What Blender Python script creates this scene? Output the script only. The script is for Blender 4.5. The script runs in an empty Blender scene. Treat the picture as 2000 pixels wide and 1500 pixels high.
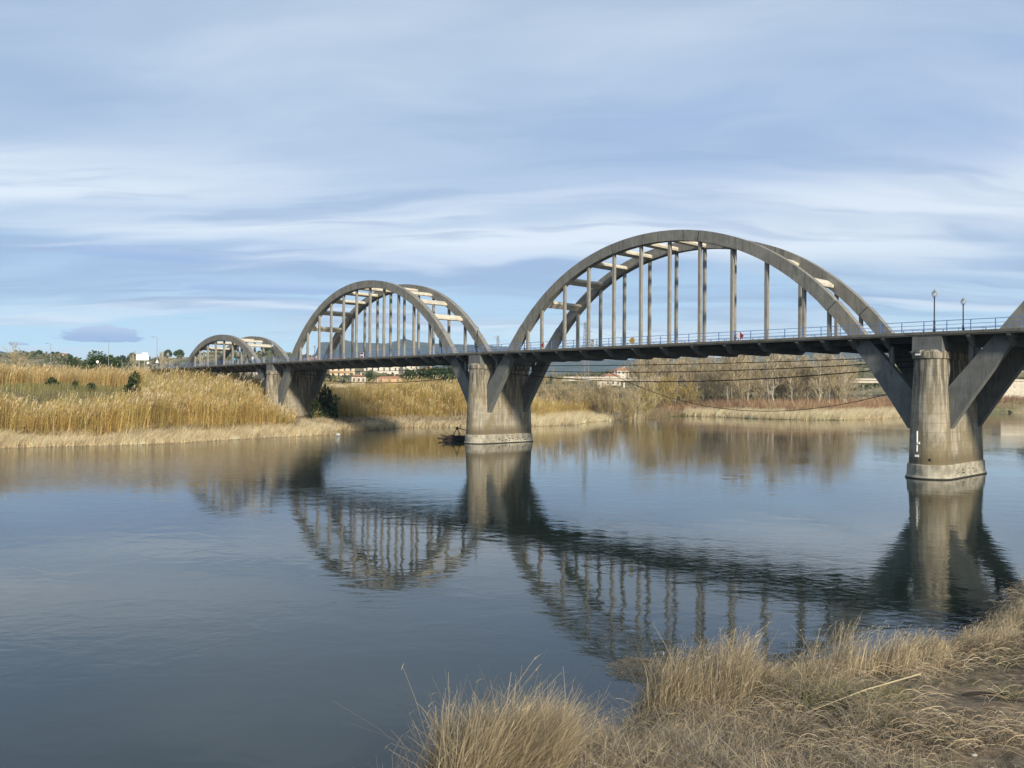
import bpy, math, random
import numpy as np
from mathutils import Vector, Matrix
random.seed(7); R=math.radians
S=bpy.context.scene; COL=S.collection
# ---------------------------------------------------------------- camera
CZ=8.1416; F=1627.2; PITCH=0.0090; ROLL=0.0075
cd=bpy.data.cameras.new('camera'); cam=bpy.data.objects.new('camera',cd); COL.objects.link(cam); S.camera=cam
cd.sensor_width=36; cd.lens=F/2000*36; cd.clip_start=0.1; cd.clip_end=30000
cam.matrix_world=Matrix.Translation((0,0,CZ))@Matrix.Rotation(math.pi/2+PITCH,4,'X')@Matrix.Rotation(ROLL,4,'Z')
# ---------------------------------------------------------------- sun, world, exposure
TH=2.3275; CU=Vector((math.cos(TH),math.sin(TH),0)); CV=Vector((math.sin(TH),-math.cos(TH),0))
SUNH=(-0.955*CU-0.30*CV).normalized(); SEL=R(23)
sd_=Vector((SUNH.x*math.cos(SEL),SUNH.y*math.cos(SEL),math.sin(SEL)))
sl=bpy.data.lights.new('sun','SUN'); sl.energy=5.0; sl.angle=R(5); sl.color=(1,.90,.74)
so=bpy.data.objects.new('sun',sl); COL.objects.link(so); so.rotation_euler=sd_.to_track_quat('Z','Y').to_euler()
S.view_settings.view_transform='Standard'; S.view_settings.look='None'; S.view_settings.exposure=0.25; S.view_settings.gamma=1
try: S.view_settings.use_curve_mapping=False
except Exception: pass

class NT:
    """tiny node-tree helper"""
    def __init__(s,t): s.t=t; s.n=t.nodes; s.l=t.links
    def new(s,ty,**k):
        n=s.n.new(ty)
        for a,b in k.items(): setattr(n,a,b)
        return n
    def set(s,sock,v):
        if hasattr(v,'is_output') or isinstance(v,bpy.types.NodeSocket): s.l.new(v,sock)
        else: sock.default_value=v
    def math(s,op,a,b=None,c=None,clamp=False):
        n=s.new('ShaderNodeMath',operation=op,use_clamp=clamp); s.set(n.inputs[0],a)
        if b is not None: s.set(n.inputs[1],b)
        if c is not None: s.set(n.inputs[2],c)
        return n.outputs[0]
    def rng(s,v,a,b,c=0.,d=1.,smooth=True):
        n=s.new('ShaderNodeMapRange'); n.interpolation_type='SMOOTHSTEP' if smooth else 'LINEAR'
        s.set(n.inputs[0],v); s.set(n.inputs[1],a); s.set(n.inputs[2],b); s.set(n.inputs[3],c); s.set(n.inputs[4],d); return n.outputs[0]
    def noise(s,vec,scale,detail=4,rough=.55,dist=0.,d='3D'):
        n=s.new('ShaderNodeTexNoise'); n.noise_dimensions=d
        if vec is not None: s.l.new(vec,n.inputs['Vector'])
        n.inputs['Scale'].default_value=scale; n.inputs['Detail'].default_value=detail; n.inputs['Roughness'].default_value=rough; n.inputs['Distortion'].default_value=dist
        return n.outputs['Fac']
    def mix(s,f,a,b,mode='MIX'):
        n=s.new('ShaderNodeMix',data_type='RGBA',blend_type=mode); s.set(n.inputs[0],f)
        s.set(n.inputs[6],(*a,1) if isinstance(a,tuple) and len(a)==3 else a); s.set(n.inputs[7],(*b,1) if isinstance(b,tuple) and len(b)==3 else b); return n.outputs[2]
    def mapv(s,vec,loc=(0,0,0),sc=(1,1,1),rot=(0,0,0)):
        n=s.new('ShaderNodeMapping'); s.l.new(vec,n.inputs[0]); n.inputs[1].default_value=loc; n.inputs[2].default_value=rot; n.inputs[3].default_value=sc; return n.outputs[0]
    def comb(s,x,y,z=0.):
        n=s.new('ShaderNodeCombineXYZ'); s.set(n.inputs[0],x); s.set(n.inputs[1],y); s.set(n.inputs[2],z); return n.outputs[0]

w=bpy.data.worlds.new('World'); S.world=w; w.use_nodes=True; T=NT(w.node_tree); T.n.clear()
out=T.new('ShaderNodeOutputWorld')
sky=T.new('ShaderNodeTexSky',sky_type='NISHITA'); sky.sun_disc=False; sky.sun_elevation=SEL; sky.sun_rotation=math.atan2(SUNH.x,SUNH.y)
sky.air_density=1.1; sky.dust_density=1.0; sky.ozone_density=1.5
bgA=T.new('ShaderNodeBackground'); T.l.new(sky.outputs[0],bgA.inputs[0]); bgA.inputs[1].default_value=0.13
tc=T.new('ShaderNodeTexCoord'); sep=T.new('ShaderNodeSeparateXYZ'); T.l.new(tc.outputs['Generated'],sep.inputs[0])
dx,dy,dz=sep.outputs
el=T.math('MAXIMUM',dz,0.0)
az=T.math('ARCTAN2',dx,dy)
# cloud sheet seen in perspective: project the direction on a high plane
den=T.math('ADD',el,0.10)
px=T.math('DIVIDE',dx,den); py=T.math('DIVIDE',dy,den)
pv=T.comb(px,py,0.)
warp=T.noise(T.mapv(pv,loc=(3.1,1.7,0),sc=(.55,.8,1)),1.0,3,.5)
pvw=T.new('ShaderNodeVectorMath',operation='ADD'); T.l.new(pv,pvw.inputs[0])
T.l.new(T.comb(T.math('MULTIPLY',warp,.5),T.math('MULTIPLY',warp,1.2)),pvw.inputs[1]); pvw=pvw.outputs[0]
n1=T.noise(T.mapv(pvw,loc=(0.3,4.2,0),sc=(.33,.85,1),rot=(0,0,R(8))),1.0,5,.52)     # broad sheets
n2=T.noise(T.mapv(pvw,loc=(7.3,1.2,5),sc=(.32,1.7,1),rot=(0,0,R(5))),1.0,5,.50,.2)   # streaks
n3=T.noise(T.mapv(pvw,loc=(2.3,9.2,1),sc=(.9,3.6,1),rot=(0,0,R(-7))),1.0,4,.52)
base=T.new('ShaderNodeValToRGB'); cr=base.color_ramp; T.l.new(el,base.inputs[0])
def ramp(cr,st):
    while len(cr.elements)<len(st): cr.elements.new(.5)
    for e,(p,c) in zip(cr.elements,st): e.position=p; e.color=(*c,1)
ramp(cr,[(0.0,(.62,.82,.93)),(0.045,(.48,.72,.88)),(0.10,(.41,.60,.80)),(0.17,(.33,.455,.65)),(0.26,(.35,.46,.635)),(0.42,(.365,.465,.61)),(1.0,(.28,.35,.50))])
col=base.outputs[0]
light=(.585,.675,.78); dark=(.285,.385,.58)
f_l=T.rng(n1,.46,.70,0,.75); col=T.mix(f_l,col,light)
# elevation band of brighter cirrus
bx=T.math('ADD',el,T.math('MULTIPLY',T.math('SUBTRACT',n1,.5),.10))
band=T.math('MULTIPLY',T.rng(bx,.145,.185),T.rng(bx,.30,.21)); band=T.math('MULTIPLY',band,T.rng(n2,.34,.60,.15,1.)); col=T.mix(band,col,(.70,.76,.84))
lowd=T.math('MULTIPLY',T.rng(bx,.075,.105),T.rng(bx,.165,.135)); lowd=T.math('MULTIPLY',lowd,T.rng(n2,.40,.56,0,.8)); col=T.mix(lowd,col,(.29,.39,.61))
hz=T.math('MULTIPLY',T.rng(el,.115,.02),T.rng(az,-.35,.15,.0,.8)); hz=T.math('MULTIPLY',hz,T.rng(n2,.36,.60)); col=T.mix(hz,col,(.84,.90,.95))
f_s=T.math('MULTIPLY',T.rng(n2,.52,.68),T.rng(el,.45,.10,.12,.75)); col=T.mix(f_s,col,(.70,.77,.87))
f_d=T.math('MULTIPLY',T.rng(n3,.50,.66),T.rng(el,.03,.10,0,.5)); f_d=T.math('MULTIPLY',f_d,T.rng(el,.5,.2,.15,1)); col=T.mix(f_d,col,dark)
# soft bluer gap upper right, brighter veil lower
gap=T.math('MULTIPLY',T.rng(az,-.15,.30),T.math('MULTIPLY',T.rng(el,.20,.27),T.rng(el,.44,.33))); gap=T.math('MULTIPLY',gap,T.rng(n1,.62,.42,.2,.85)); col=T.mix(gap,col,(.30,.42,.66))
# small isolated flat-based clouds by the horizon on the left (azimuth, elevation in radians)
for ca,ce,wa,we,a in [(-.415,.148,.10,.010,.55),(-.27,.119,.17,.011,.65),(-.458,.0590,.042,.0115,.95),(-.535,.046,.010,.0025,.7),(-.05,.1,.02,.002,.0),(-.32,.036,.014,.004,.35)]:
    nn=T.noise(T.comb(T.math('MULTIPLY',az,55.),T.math('MULTIPLY',el,130.),ca),1.0,4,.55)
    ua=T.math('DIVIDE',T.math('SUBTRACT',az,ca),wa); ub=T.math('DIVIDE',T.math('SUBTRACT',el,ce-we*.55),we*1.5)
    ubm=T.math('MAXIMUM',ub,T.math('MULTIPLY',ub,-5.0))
    d=T.math('ADD',T.math('MULTIPLY',ua,ua),T.math('MULTIPLY',ubm,ubm)); d=T.math('ADD',T.math('SQRT',d),T.math('MULTIPLY',T.math('SUBTRACT',nn,.5),1.1))
    col=T.mix(T.math('MULTIPLY',T.rng(d,1.04,.80) if ce<.1 else T.rng(d,1.1,.4),a),col,T.mix(T.rng(ub,0.,.9),(.27,.38,.66),(.45,.53,.74)))
bgB=T.new('ShaderNodeBackground'); T.l.new(col,bgB.inputs[0]); bgB.inputs[1].default_value=1.0
mx=T.new('ShaderNodeMixShader'); mx.inputs[0].default_value=.9; T.l.new(bgA.outputs[0],mx.inputs[1]); T.l.new(bgB.outputs[0],mx.inputs[2]); T.l.new(mx.outputs[0],out.inputs[0])

# ---------------------------------------------------------------- helpers
def tag(o,label=None,cat=None,group=None,kind=None):
    if label: o['label']=label
    if cat: o['category']=cat
    if group: o['group']=group
    if kind: o['kind']=kind
    return o
def empty(name,loc=(0,0,0),rz=0,parent=None):
    o=bpy.data.objects.new(name,None); COL.objects.link(o); o.location=loc; o.rotation_euler=(0,0,rz); o.empty_display_size=.5
    if parent: o.parent=parent
    return o
def link(name,me,mat,parent=None,loc=None,rz=None,smooth=False):
    if mat is not None and not me.materials: me.materials.append(mat)
    if smooth: me.polygons.foreach_set('use_smooth',[True]*len(me.polygons))
    o=bpy.data.objects.new(name,me); COL.objects.link(o)
    if parent: o.parent=parent
    if loc is not None: o.location=loc
    if rz is not None: o.rotation_euler=(0,0,rz)
    return o
def kids(o): return [c for c in o.children]
def copy_tree(o,parent=None):
    c=o.copy(); COL.objects.link(c)
    if parent is not None: c.parent=parent
    for ch in kids(o): copy_tree(ch,c)
    return c
class MB:
    def __init__(s): s.v=[]; s.f=[]
    def add(s,vs,fs):
        b=len(s.v); s.v+= [tuple(p) for p in vs]; s.f+=[tuple(b+i for i in f) for f in fs]; return s
    def box(s,x0,x1,y0,y1,z0,z1):
        return s.add([(x,y,z) for z in (z0,z1) for x,y in ((x0,y0),(x1,y0),(x1,y1),(x0,y1))],[(3,2,1,0),(4,5,6,7),(0,1,5,4),(1,2,6,5),(2,3,7,6),(3,0,4,7)])
    def prism(s,poly,ax,a,b):
        # poly of 2D points extruded along axis ax between a and b; remaining axes in order
        def P(p,t):
            q=list(p); q.insert(ax,t); return q
        n=len(poly); vs=[P(p,a) for p in poly]+[P(p,b) for p in poly]
        fs=[tuple(range(n))[::-1],tuple(range(n,2*n))]+[(i,(i+1)%n,n+(i+1)%n,n+i) for i in range(n)]
        return s.add(vs,fs)
    def tube(s,pts,rad,n=6,cap=True):
        pts=[Vector(p) for p in pts]; rad=rad if isinstance(rad,(list,tuple)) else [rad]*len(pts); vs=[]
        for i,p in enumerate(pts):
            d=(pts[min(i+1,len(pts)-1)]-pts[max(i-1,0)]); d=d.normalized() if d.length>1e-9 else Vector((0,0,1))
            a=d.orthogonal().normalized() if i==0 else (a-d*a.dot(d)).normalized()
            b=d.cross(a)
            for k in range(n):
                t=2*math.pi*k/n; vs.append(p+a*math.cos(t)*rad[i]+b*math.sin(t)*rad[i])
        fs=[(i*n+k,i*n+(k+1)%n,(i+1)*n+(k+1)%n,(i+1)*n+k) for i in range(len(pts)-1) for k in range(n)]
        if cap: fs+=[tuple(range(n))[::-1],tuple(range((len(pts)-1)*n,len(pts)*n))]
        return s.add(vs,fs)
    def lathe(s,prof,n=14,c=(0,0,0)):
        vs=[(c[0]+r*math.cos(2*math.pi*k/n),c[1]+r*math.sin(2*math.pi*k/n),c[2]+z) for r,z in prof for k in range(n)]
        m=len(prof); fs=[(i*n+k,i*n+(k+1)%n,(i+1)*n+(k+1)%n,(i+1)*n+k) for i in range(m-1) for k in range(n)]
        fs+=[tuple(range(n))[::-1],tuple(range((m-1)*n,m*n))]; return s.add(vs,fs)
    def loft(s,rings,closed=True):
        n=len(rings[0]); vs=[p for r in rings for p in r]; m=len(rings)
        fs=[(i*n+k,i*n+(k+1)%n,(i+1)*n+(k+1)%n,(i+1)*n+k) for i in range(m-1) for k in range(n)]
        fs+=[tuple(range(n))[::-1],tuple(range((m-1)*n,m*n))]; return s.add(vs,fs)
    def mesh(s,name='m'):
        me=bpy.data.meshes.new(name); me.from_pydata(s.v,[],s.f); me.update(); return me
    def build(s,name,mat,parent=None,smooth=False,**k): return link(name,s.mesh(name),mat,parent,smooth=smooth,**k)
def npmesh(name,verts,quads,attr=None):
    """big masses: verts (N,3), quads (M,4), attr per-vertex float3"""
    me=bpy.data.meshes.new(name); N=len(verts); M=len(quads)
    me.vertices.add(N); me.vertices.foreach_set('co',np.ascontiguousarray(verts,dtype=np.float32).ravel())
    me.loops.add(M*4); me.loops.foreach_set('vertex_index',np.ascontiguousarray(quads,dtype=np.int32).ravel())
    me.polygons.add(M); me.polygons.foreach_set('loop_start',np.arange(0,M*4,4,dtype=np.int32))
    me.update(calc_edges=True)
    if attr is not None:
        a=me.attributes.new('tone','FLOAT_COLOR','POINT'); c=np.ones((N,4),np.float32); c[:,:3]=attr; a.data.foreach_set('color',c.ravel())
    return me

# ---------------------------------------------------------------- materials
def newmat(name):
    m=bpy.data.materials.new(name); m.use_nodes=True; t=NT(m.node_tree); t.n.clear()
    o=t.new('ShaderNodeOutputMaterial'); b=t.new('ShaderNodeBsdfPrincipled'); t.l.new(b.outputs[0],o.inputs[0])
    return m,t,b
def simple(name,c,rough=.7,metal=0.,var=.15,scale=3.,bump=0.):
    m,t,b=newmat(name); g=t.new('ShaderNodeTexCoord').outputs['Object']; n=t.noise(g,scale,5,.6)
    k=t.rng(n,.3,.7,1-var,1+var); v=t.new('ShaderNodeVectorMath',operation='SCALE'); v.inputs[0].default_value=c; t.l.new(k,v.inputs[3]); t.l.new(v.outputs[0],b.inputs['Base Color'])
    b.inputs['Roughness'].default_value=rough; b.inputs['Metallic'].default_value=metal
    if bump: bp=t.new('ShaderNodeBump'); bp.inputs['Strength'].default_value=.6; bp.inputs['Distance'].default_value=bump; t.l.new(n,bp.inputs['Height']); t.l.new(bp.outputs[0],b.inputs['Normal'])
    return m
def concrete(name,c,stain=.5,courses=0.,pier=False,warm=(.33,.29,.20)):
    m,t,b=newmat(name); g=t.new('ShaderNodeTexCoord').outputs['Object']
    n=t.noise(g,.9,6,.62); fine=t.noise(g,7.,5,.65); streak=t.noise(t.mapv(g,sc=(1.6,1.6,.16)),1.6,5,.6); big=t.noise(g,.16,3,.5)
    col=t.mix(t.rng(n,.32,.68),tuple(x*.78 for x in c),tuple(min(1,x*1.14) for x in c))
    col=t.mix(t.rng(fine,.35,.7,0,.35),col,tuple(x*.7 for x in c))
    col=t.mix(t.rng(streak,.50,.70,0,stain),col,tuple(x*.42 for x in c))
    col=t.mix(t.rng(big,.45,.65,0,.35),col,warm)
    fs=t.noise(t.mapv(g,sc=(4.5,4.5,.35)),1.3,5,.7); col=t.mix(t.rng(fs,.54,.66,0,.55),col,tuple(x*.38 for x in c)); col=t.mix(t.rng(fs,.42,.33,0,.5),col,tuple(min(1,x*1.5) for x in c))
    s=t.new('ShaderNodeSeparateXYZ'); t.l.new(g,s.inputs[0]); hgt=t.math('MULTIPLY',fine,1.)
    if courses:
        fz=t.math('FRACT',t.math('DIVIDE',t.math('ADD',s.outputs[2],.12),courses)); ln=t.math('MULTIPLY',t.rng(fz,.03,.008),1.)
        ln=t.math('MAXIMUM',ln,t.rng(fz,.972,.992)); 
        fy=t.math('FRACT',t.math('DIVIDE',t.math('ADD',s.outputs[1],t.math('MULTIPLY',t.math('FLOOR',t.math('DIVIDE',t.math('ADD',s.outputs[2],.12),courses)),.77)),2.9)); lv=t.math('MULTIPLY',t.rng(fy,.012,.004),.7)
        ln=t.math('MAXIMUM',ln,lv); ln=t.math('MULTIPLY',ln,t.rng(n,.25,.6,.25,.8))
        col=t.mix(ln,col,tuple(x*.35 for x in c)); hgt=t.math('SUBTRACT',hgt,ln)
    if pier:
        dn=t.noise(t.mapv(g,sc=(1,1,.5)),.9,4,.6); zz=t.math('ADD',s.outputs[2],t.math('MULTIPLY',dn,1.2))
        # damp band above the plinth, green-ochre moss, water-washed pale plinth
        damp=t.math('MULTIPLY',t.rng(zz,3.6,2.4),t.rng(s.outputs[2],1.38,1.45)); col=t.mix(t.math('MULTIPLY',damp,.8),col,(.10,.08,.05))
        moss=t.math('MULTIPLY',t.rng(t.noise(t.mapv(g,sc=(1.,1.,.28),loc=(3,1,0)),.8,4,.6),.47,.58),t.rng(s.outputs[2],10.5,7.)); col=t.mix(t.math('MULTIPLY',moss,.6),col,(.15,.115,.05))
        top=t.math('MULTIPLY',t.rng(streak,.40,.56),t.rng(s.outputs[2],6.,10.5)); col=t.mix(t.math('MULTIPLY',top,.85),col,(.075,.066,.05))
        pl=t.rng(s.outputs[2],1.40,1.33); pcol=t.mix(t.rng(n,.35,.65),(.20,.185,.14),(.43,.40,.32)); col=t.mix(t.math('MULTIPLY',pl,.8),col,pcol)
        vo=t.new('ShaderNodeTexVoronoi'); t.l.new(t.mapv(g,sc=(1.,1.,2.2)),vo.inputs['Vector']); vo.inputs['Scale'].default_value=1.9
        sp=t.math('MULTIPLY',t.rng(t.math('ADD',vo.outputs['Distance'],t.math('MULTIPLY',t.math('SUBTRACT',fine,.5),.5)),.36,.28),t.math('MULTIPLY',t.rng(s.outputs[2],.22,.3),t.rng(s.outputs[2],.95,.8)))
        sp=t.math('MULTIPLY',sp,t.rng(s.outputs[1],.8,-.5)); sp=t.math('MULTIPLY',sp,t.rng(big,.38,.46)); col=t.mix(sp,col,(.012,.012,.01)); hgt=t.math('SUBTRACT',hgt,t.math('MULTIPLY',sp,3.))
        wl=t.rng(s.outputs[2],.16,.08); col=t.mix(wl,col,(.02,.02,.015))
    t.l.new(col,b.inputs['Base Color']); b.inputs['Roughness'].default_value=.88
    bp=t.new('ShaderNodeBump'); bp.inputs['Strength'].default_value=.5; bp.inputs['Distance'].default_value=.03; t.l.new(hgt,bp.inputs['Height']); t.l.new(bp.outputs[0],b.inputs['Normal'])
    return m
def tonemat(name,transl=.25,rough=.75,mul=(1,1,1)):
    m,t,b=newmat(name); a=t.new('ShaderNodeAttribute'); a.attribute_name='tone'
    c=t.mix(1.,a.outputs[0],mul,'MULTIPLY'); t.l.new(c,b.inputs['Base Color']); b.inputs['Roughness'].default_value=rough; b.inputs['Specular IOR Level'].default_value=.2
    if transl:
        tr=t.new('ShaderNodeBsdfTranslucent'); t.l.new(c,tr.inputs[0]); mxs=t.new('ShaderNodeMixShader'); mxs.inputs[0].default_value=transl
        t.l.new(b.outputs[0],mxs.inputs[1]); t.l.new(tr.outputs[0],mxs.inputs[2]); o=[n for n in t.n if n.type=='OUTPUT_MATERIAL'][0]; t.l.new(mxs.outputs[0],o.inputs[0])
    return m
M={}
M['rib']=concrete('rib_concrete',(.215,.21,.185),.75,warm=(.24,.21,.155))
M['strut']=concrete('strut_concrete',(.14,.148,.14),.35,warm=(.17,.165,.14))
M['hanger']=concrete('hanger_concrete',(.255,.245,.215),.15,warm=(.27,.24,.19))
M['deck']=concrete('deck_concrete',(.145,.138,.118),.6,warm=(.16,.145,.11))
M['pier']=concrete('pier_concrete',(.335,.30,.225),.8,.92,True,warm=(.34,.28,.18))
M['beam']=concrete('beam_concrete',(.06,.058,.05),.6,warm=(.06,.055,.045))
M['pale']=concrete('pale_concrete',(.58,.53,.42),.25,warm=(.55,.5,.4))
M['asphalt']=simple('asphalt',(.05,.05,.05),.9)
M['blue']=simple('blue_paint',(.10,.20,.43),.45)
M['dark']=simple('dark_iron',(.02,.02,.03),.4)
M['cable']=simple('cable_sheath',(.02,.018,.016),.6)
M['white']=simple('white_paint',(.8,.8,.78),.5,var=.05)
M['red']=simple('red_paint',(.30,.015,.03),.5,var=.08)
M['yellow']=simple('yellow_paint',(.45,.27,.04),.5,var=.08)
M['black']=simple('black_paint',(.015,.015,.018),.5)
M['grey']=simple('grey_metal',(.34,.35,.35),.45,.3)
M['leaf']=tonemat('reed_leaf',.3); M['grass']=tonemat('dry_grass',.25); M['twig']=tonemat('twig_bark',0,.85); M['foliage']=tonemat('foliage',.2)
# globe glass
m,t,b=newmat('lamp_globe_glass'); b.inputs['Base Color'].default_value=(.70,.74,.74,1); b.inputs['Roughness'].default_value=.1; b.inputs['Transmission Weight'].default_value=.8; M['globe']=m
# water
m,t,b=newmat('river_water'); g=t.new('ShaderNodeTexCoord').outputs['Object']
cn=t.noise(g,.02,3,.5); t.l.new(t.mix(t.rng(cn,.3,.7),(.011,.019,.015),(.016,.025,.020)),b.inputs['Base Color']); b.inputs['IOR'].default_value=1.52
patch=t.noise(t.mapv(g,sc=(.6,1.,1),rot=(0,0,R(20))),.045,4,.55,.4); pf=t.rng(patch,.36,.64,.25,1.5)
sx_=t.new('ShaderNodeSeparateXYZ'); t.l.new(g,sx_.inputs[0]); wind=t.math('MULTIPLY',t.rng(sx_.outputs[0],-14.,-40.),t.rng(sx_.outputs[1],60.,95.)); pf=t.math('ADD',pf,t.math('MULTIPLY',wind,7.0))
sw=t.noise(t.mapv(g,sc=(.75,1.,1),rot=(0,0,R(15))),.55,2,.5,.6)
rp=t.noise(t.mapv(g,sc=(.7,1.,1),rot=(0,0,R(-12))),2.6,4,.55,.5)
h=t.math('ADD',t.math('MULTIPLY',sw,.014),t.math('MULTIPLY',t.math('MULTIPLY',rp,pf),.0052))
bp=t.new('ShaderNodeBump'); bp.inputs['Strength'].default_value=1.; bp.inputs['Distance'].default_value=1.; t.l.new(h,bp.inputs['Height']); t.l.new(bp.outputs[0],b.inputs['Normal'])
b.inputs['Roughness'].default_value=.015; M['water']=m

# ---------------------------------------------------------------- terrain (setting)
def at(px,Y): return (px-1000)/F*Y
def zat(px,py,Y): return CZ+(765+.0075*(px-1000)-py)/F*Y
FAR=[(-400,-40),(-140,60),(-95,98),(-69,112),(-52.4,122.1),(-42.7,139.4),(-32.7,152.4),(-36,166),(-33,171),(-27.3,171.5),(-23.7,184.3),(-10.4,189.3),(4.9,194.8),(16,205),(21,225),(27.8,237.1),(42,262),(60,291),(70,284),(78.7,266.5),(88,259),(101.2,257.2),(118,271),(140.8,297.5),(180,345),(223.4,386.7),(240.8,391.9),(330,420),(600,460),(1200,520)]
NEAR=[(-200,-60),(-60,-8),(-20,6),(-8,11.5),(-3.2,15.2),(0,17.0),(2.2,19.2),(4.2,21.6),(7,22.9),(9.5,23.8),(13,25.4),(16.3,28.4),(19,32.2),(22.5,36),(30,39),(45,42),(70,44),(110,40),(200,30),(600,0)]
def sdist(P,poly):
    P=np.asarray(P,float); best=np.full(len(P),1e9); sg=np.zeros(len(P))
    A=np.array(poly[:-1],float); B=np.array(poly[1:],float)
    for a,b in zip(A,B):
        d=b-a; t=np.clip(((P-a)@d)/(d@d),0,1); q=P-(a+t[:,None]*d); D=np.hypot(q[:,0],q[:,1])
        cr=d[0]*(P[:,1]-a[1])-d[1]*(P[:,0]-a[0]); m=D<best-1e-9; best=np.where(m,D,best); sg=np.where(m,np.sign(cr),sg)
    return best*sg
def closedpoly(poly,extra):
    return np.array(poly+extra,float)
def inside(P,V):
    x,y=P[:,0],P[:,1]; r=np.zeros(len(P),bool); j=len(V)-1
    for i in range(len(V)):
        xi,yi=V[i]; xj,yj=V[j]; c=((yi>y)!=(yj>y))&(x<(xj-xi)*(y-yi)/(yj-yi+1e-12)+xi); r^=c; j=i
    return r
FARP=closedpoly(FAR,[(20000,520),(20000,30000),(-20000,30000),(-20000,-40)]); NEARP=closedpoly(NEAR,[(20000,0),(20000,-20000),(-20000,-20000),(-20000,-60)])
def vnoise(x,y,seed=0):
    rs=np.random.RandomState(seed); G=rs.rand(64,64)
    xi=np.floor(x).astype(int); yi=np.floor(y).astype(int); fx=x-xi; fy=y-yi; fx=fx*fx*(3-2*fx); fy=fy*fy*(3-2*fy)
    g=lambda a,b: G[a%64,b%64]
    return (g(xi,yi)*(1-fx)+g(xi+1,yi)*fx)*(1-fy)+(g(xi,yi+1)*(1-fx)+g(xi+1,yi+1)*fx)*fy
def fbm(x,y,seed=0,o=4):
    s=0;a=.5
    for k in range(o): s=s+a*vnoise(x*2**k,y*2**k,seed+k); a*=.5
    return s
ss=lambda a,b,x: (lambda t:t*t*(3-2*t))(np.clip((x-a)/(b-a),0,1))
def height(P):
    P=np.asarray(P,float); x,y=P[:,0],P[:,1]; rr=np.hypot(x,y); azm=np.arctan2(x,y)
    df=np.abs(sdist(P,FAR)); dn=np.abs(sdist(P,NEAR)); inf=inside(P,FARP); inn=inside(P,NEARP)
    df=np.abs(df-(fbm(x/5,y/5,61)-.45)*4.*np.clip(df/3+.4,0,1))*1.
    lft=ss(30,-10,x-(y-190)*.25)        # 1 = high left/middle bank, 0 = low right bank
    zl=np.interp(df,[0,2,9,25,50,70,110,160],[0,.35,1.3,3.0,7.5,8.4,9.2,10.2]); zm=np.interp(df,[0,2,8,20,40,90],[0,.3,1.2,4.0,7.6,9.8]); 
    mid=ss(-45,-25,x)*ss(250,200,y*0+y); zl=zl*(1-mid)+zm*mid
    zr=np.interp(df,[0,2,10,30,90,200],[0,.25,.9,2.0,3.0,7.5]); z=zl*lft+zr*(1-lft)
    z=z+(fbm(x/9,y/9,3)-.5)*np.clip(df/12,0,1)*1.2
    # far hills
    hl=np.interp(azm,[-.75,-.56,-.50,-.44,-.40,-.33,-.27,-.2,-.1,0,.06,.11,.16,.22,.30,.38,.41,.44,.5,.58,.7],[39,37,35,32,37,41,41,35,24,22,22,26,30,34,36,40,44,44,46,40,40])
    z=z+ss(380,850,rr)*(hl-10)*inf*(.82+.36*fbm(azm*30+5,rr/300,9))
    mt=np.interp(azm,[-.75,-.62,-.55,-.50,-.40,-.27,-.235,-.228,-.20,-.185,-.15,-.13,-.115,-.08,-.04,-.0,.04,.12,.25,.34,.38,.43,.5,.7],[180,190,175,125,100,100,150,262,280,262,268,305,290,285,275,262,200,190,200,240,250,230,180,180])
    rough=(fbm(azm*22+2,rr/900,21,5)-.5)
    z=z+ss(3300,4900,rr)*(mt*(1+.10*rough)-20)*inf
    z=np.where(inf,z,-1.8*np.clip(df/4,0,1))
    zn=np.interp(dn,[0,.5,2,6,11,17,40],[0,.35,.95,1.5,2.1,6.4,7.0])*(1+.30*ss(11,18,x)*ss(9,3,dn))+(fbm(x/1.6,y/1.6,5)-.5)*np.clip(dn/1.5,0,1)*.55
    zn=np.where(dn>11,zn-(zn-2.1)*.85*ss(1.5,8,x),zn)
    z=np.where(inn,zn,np.where(inf,z,np.maximum(z,-1.8)*np.clip(dn/4,0,1)))
    return z
ang=np.concatenate([np.linspace(-180,-50,30)[:-1],np.linspace(-50,-36,40)[:-1],np.linspace(-36,36,900)[:-1],np.linspace(36,55,60)[:-1],np.linspace(55,180,30)])
rad=np.concatenate([[0.5],np.geomspace(2,60,120),np.geomspace(61,420,240),np.geomspace(430,5600,100)])
A,Rr=np.meshgrid(np.radians(ang),rad); PX=Rr*np.sin(A); PY=Rr*np.cos(A); PP=np.stack([PX.ravel(),PY.ravel()],1)
Z=height(PP); nA=len(ang); nR=len(rad)
i=np.arange(nR-1)[:,None]*nA+np.arange(nA-1)[None]; Q=np.stack([i,i+nA,i+nA+1,i+1],-1).reshape(-1,4)
me=npmesh('ground',np.column_stack([PP,Z]),Q); me.polygons.foreach_set('use_smooth',[True]*len(me.polygons))
m,t,b=newmat('ground_soil'); g=t.new('ShaderNodeTexCoord').outputs['Object']; s=t.new('ShaderNodeSeparateXYZ'); t.l.new(g,s.inputs[0])
a=t.noise(g,.35,5,.6); c_=t.noise(g,3.,5,.65); d_=t.noise(g,.008,5,.6); e_=t.noise(g,.045,5,.62)
near=t.mix(t.rng(c_,.35,.65),(.115,.085,.055),(.24,.19,.125)); near=t.mix(t.rng(a,.5,.62,0,.5),near,(.12,.12,.045))
shore=t.mix(t.rng(a,.35,.65),(.20,.155,.10),(.32,.26,.17)); near2=t.mix(t.rng(s.outputs[2],1.1,.7,0,1),near,shore)
rr=t.new('ShaderNodeVectorMath',operation='LENGTH'); t.l.new(g,rr.inputs[0]); rr=rr.outputs['Value']
near=t.mix(t.rng(rr,60,90),near,t.mix(t.rng(s.outputs[2],1.2,.6),near,shore))
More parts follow.
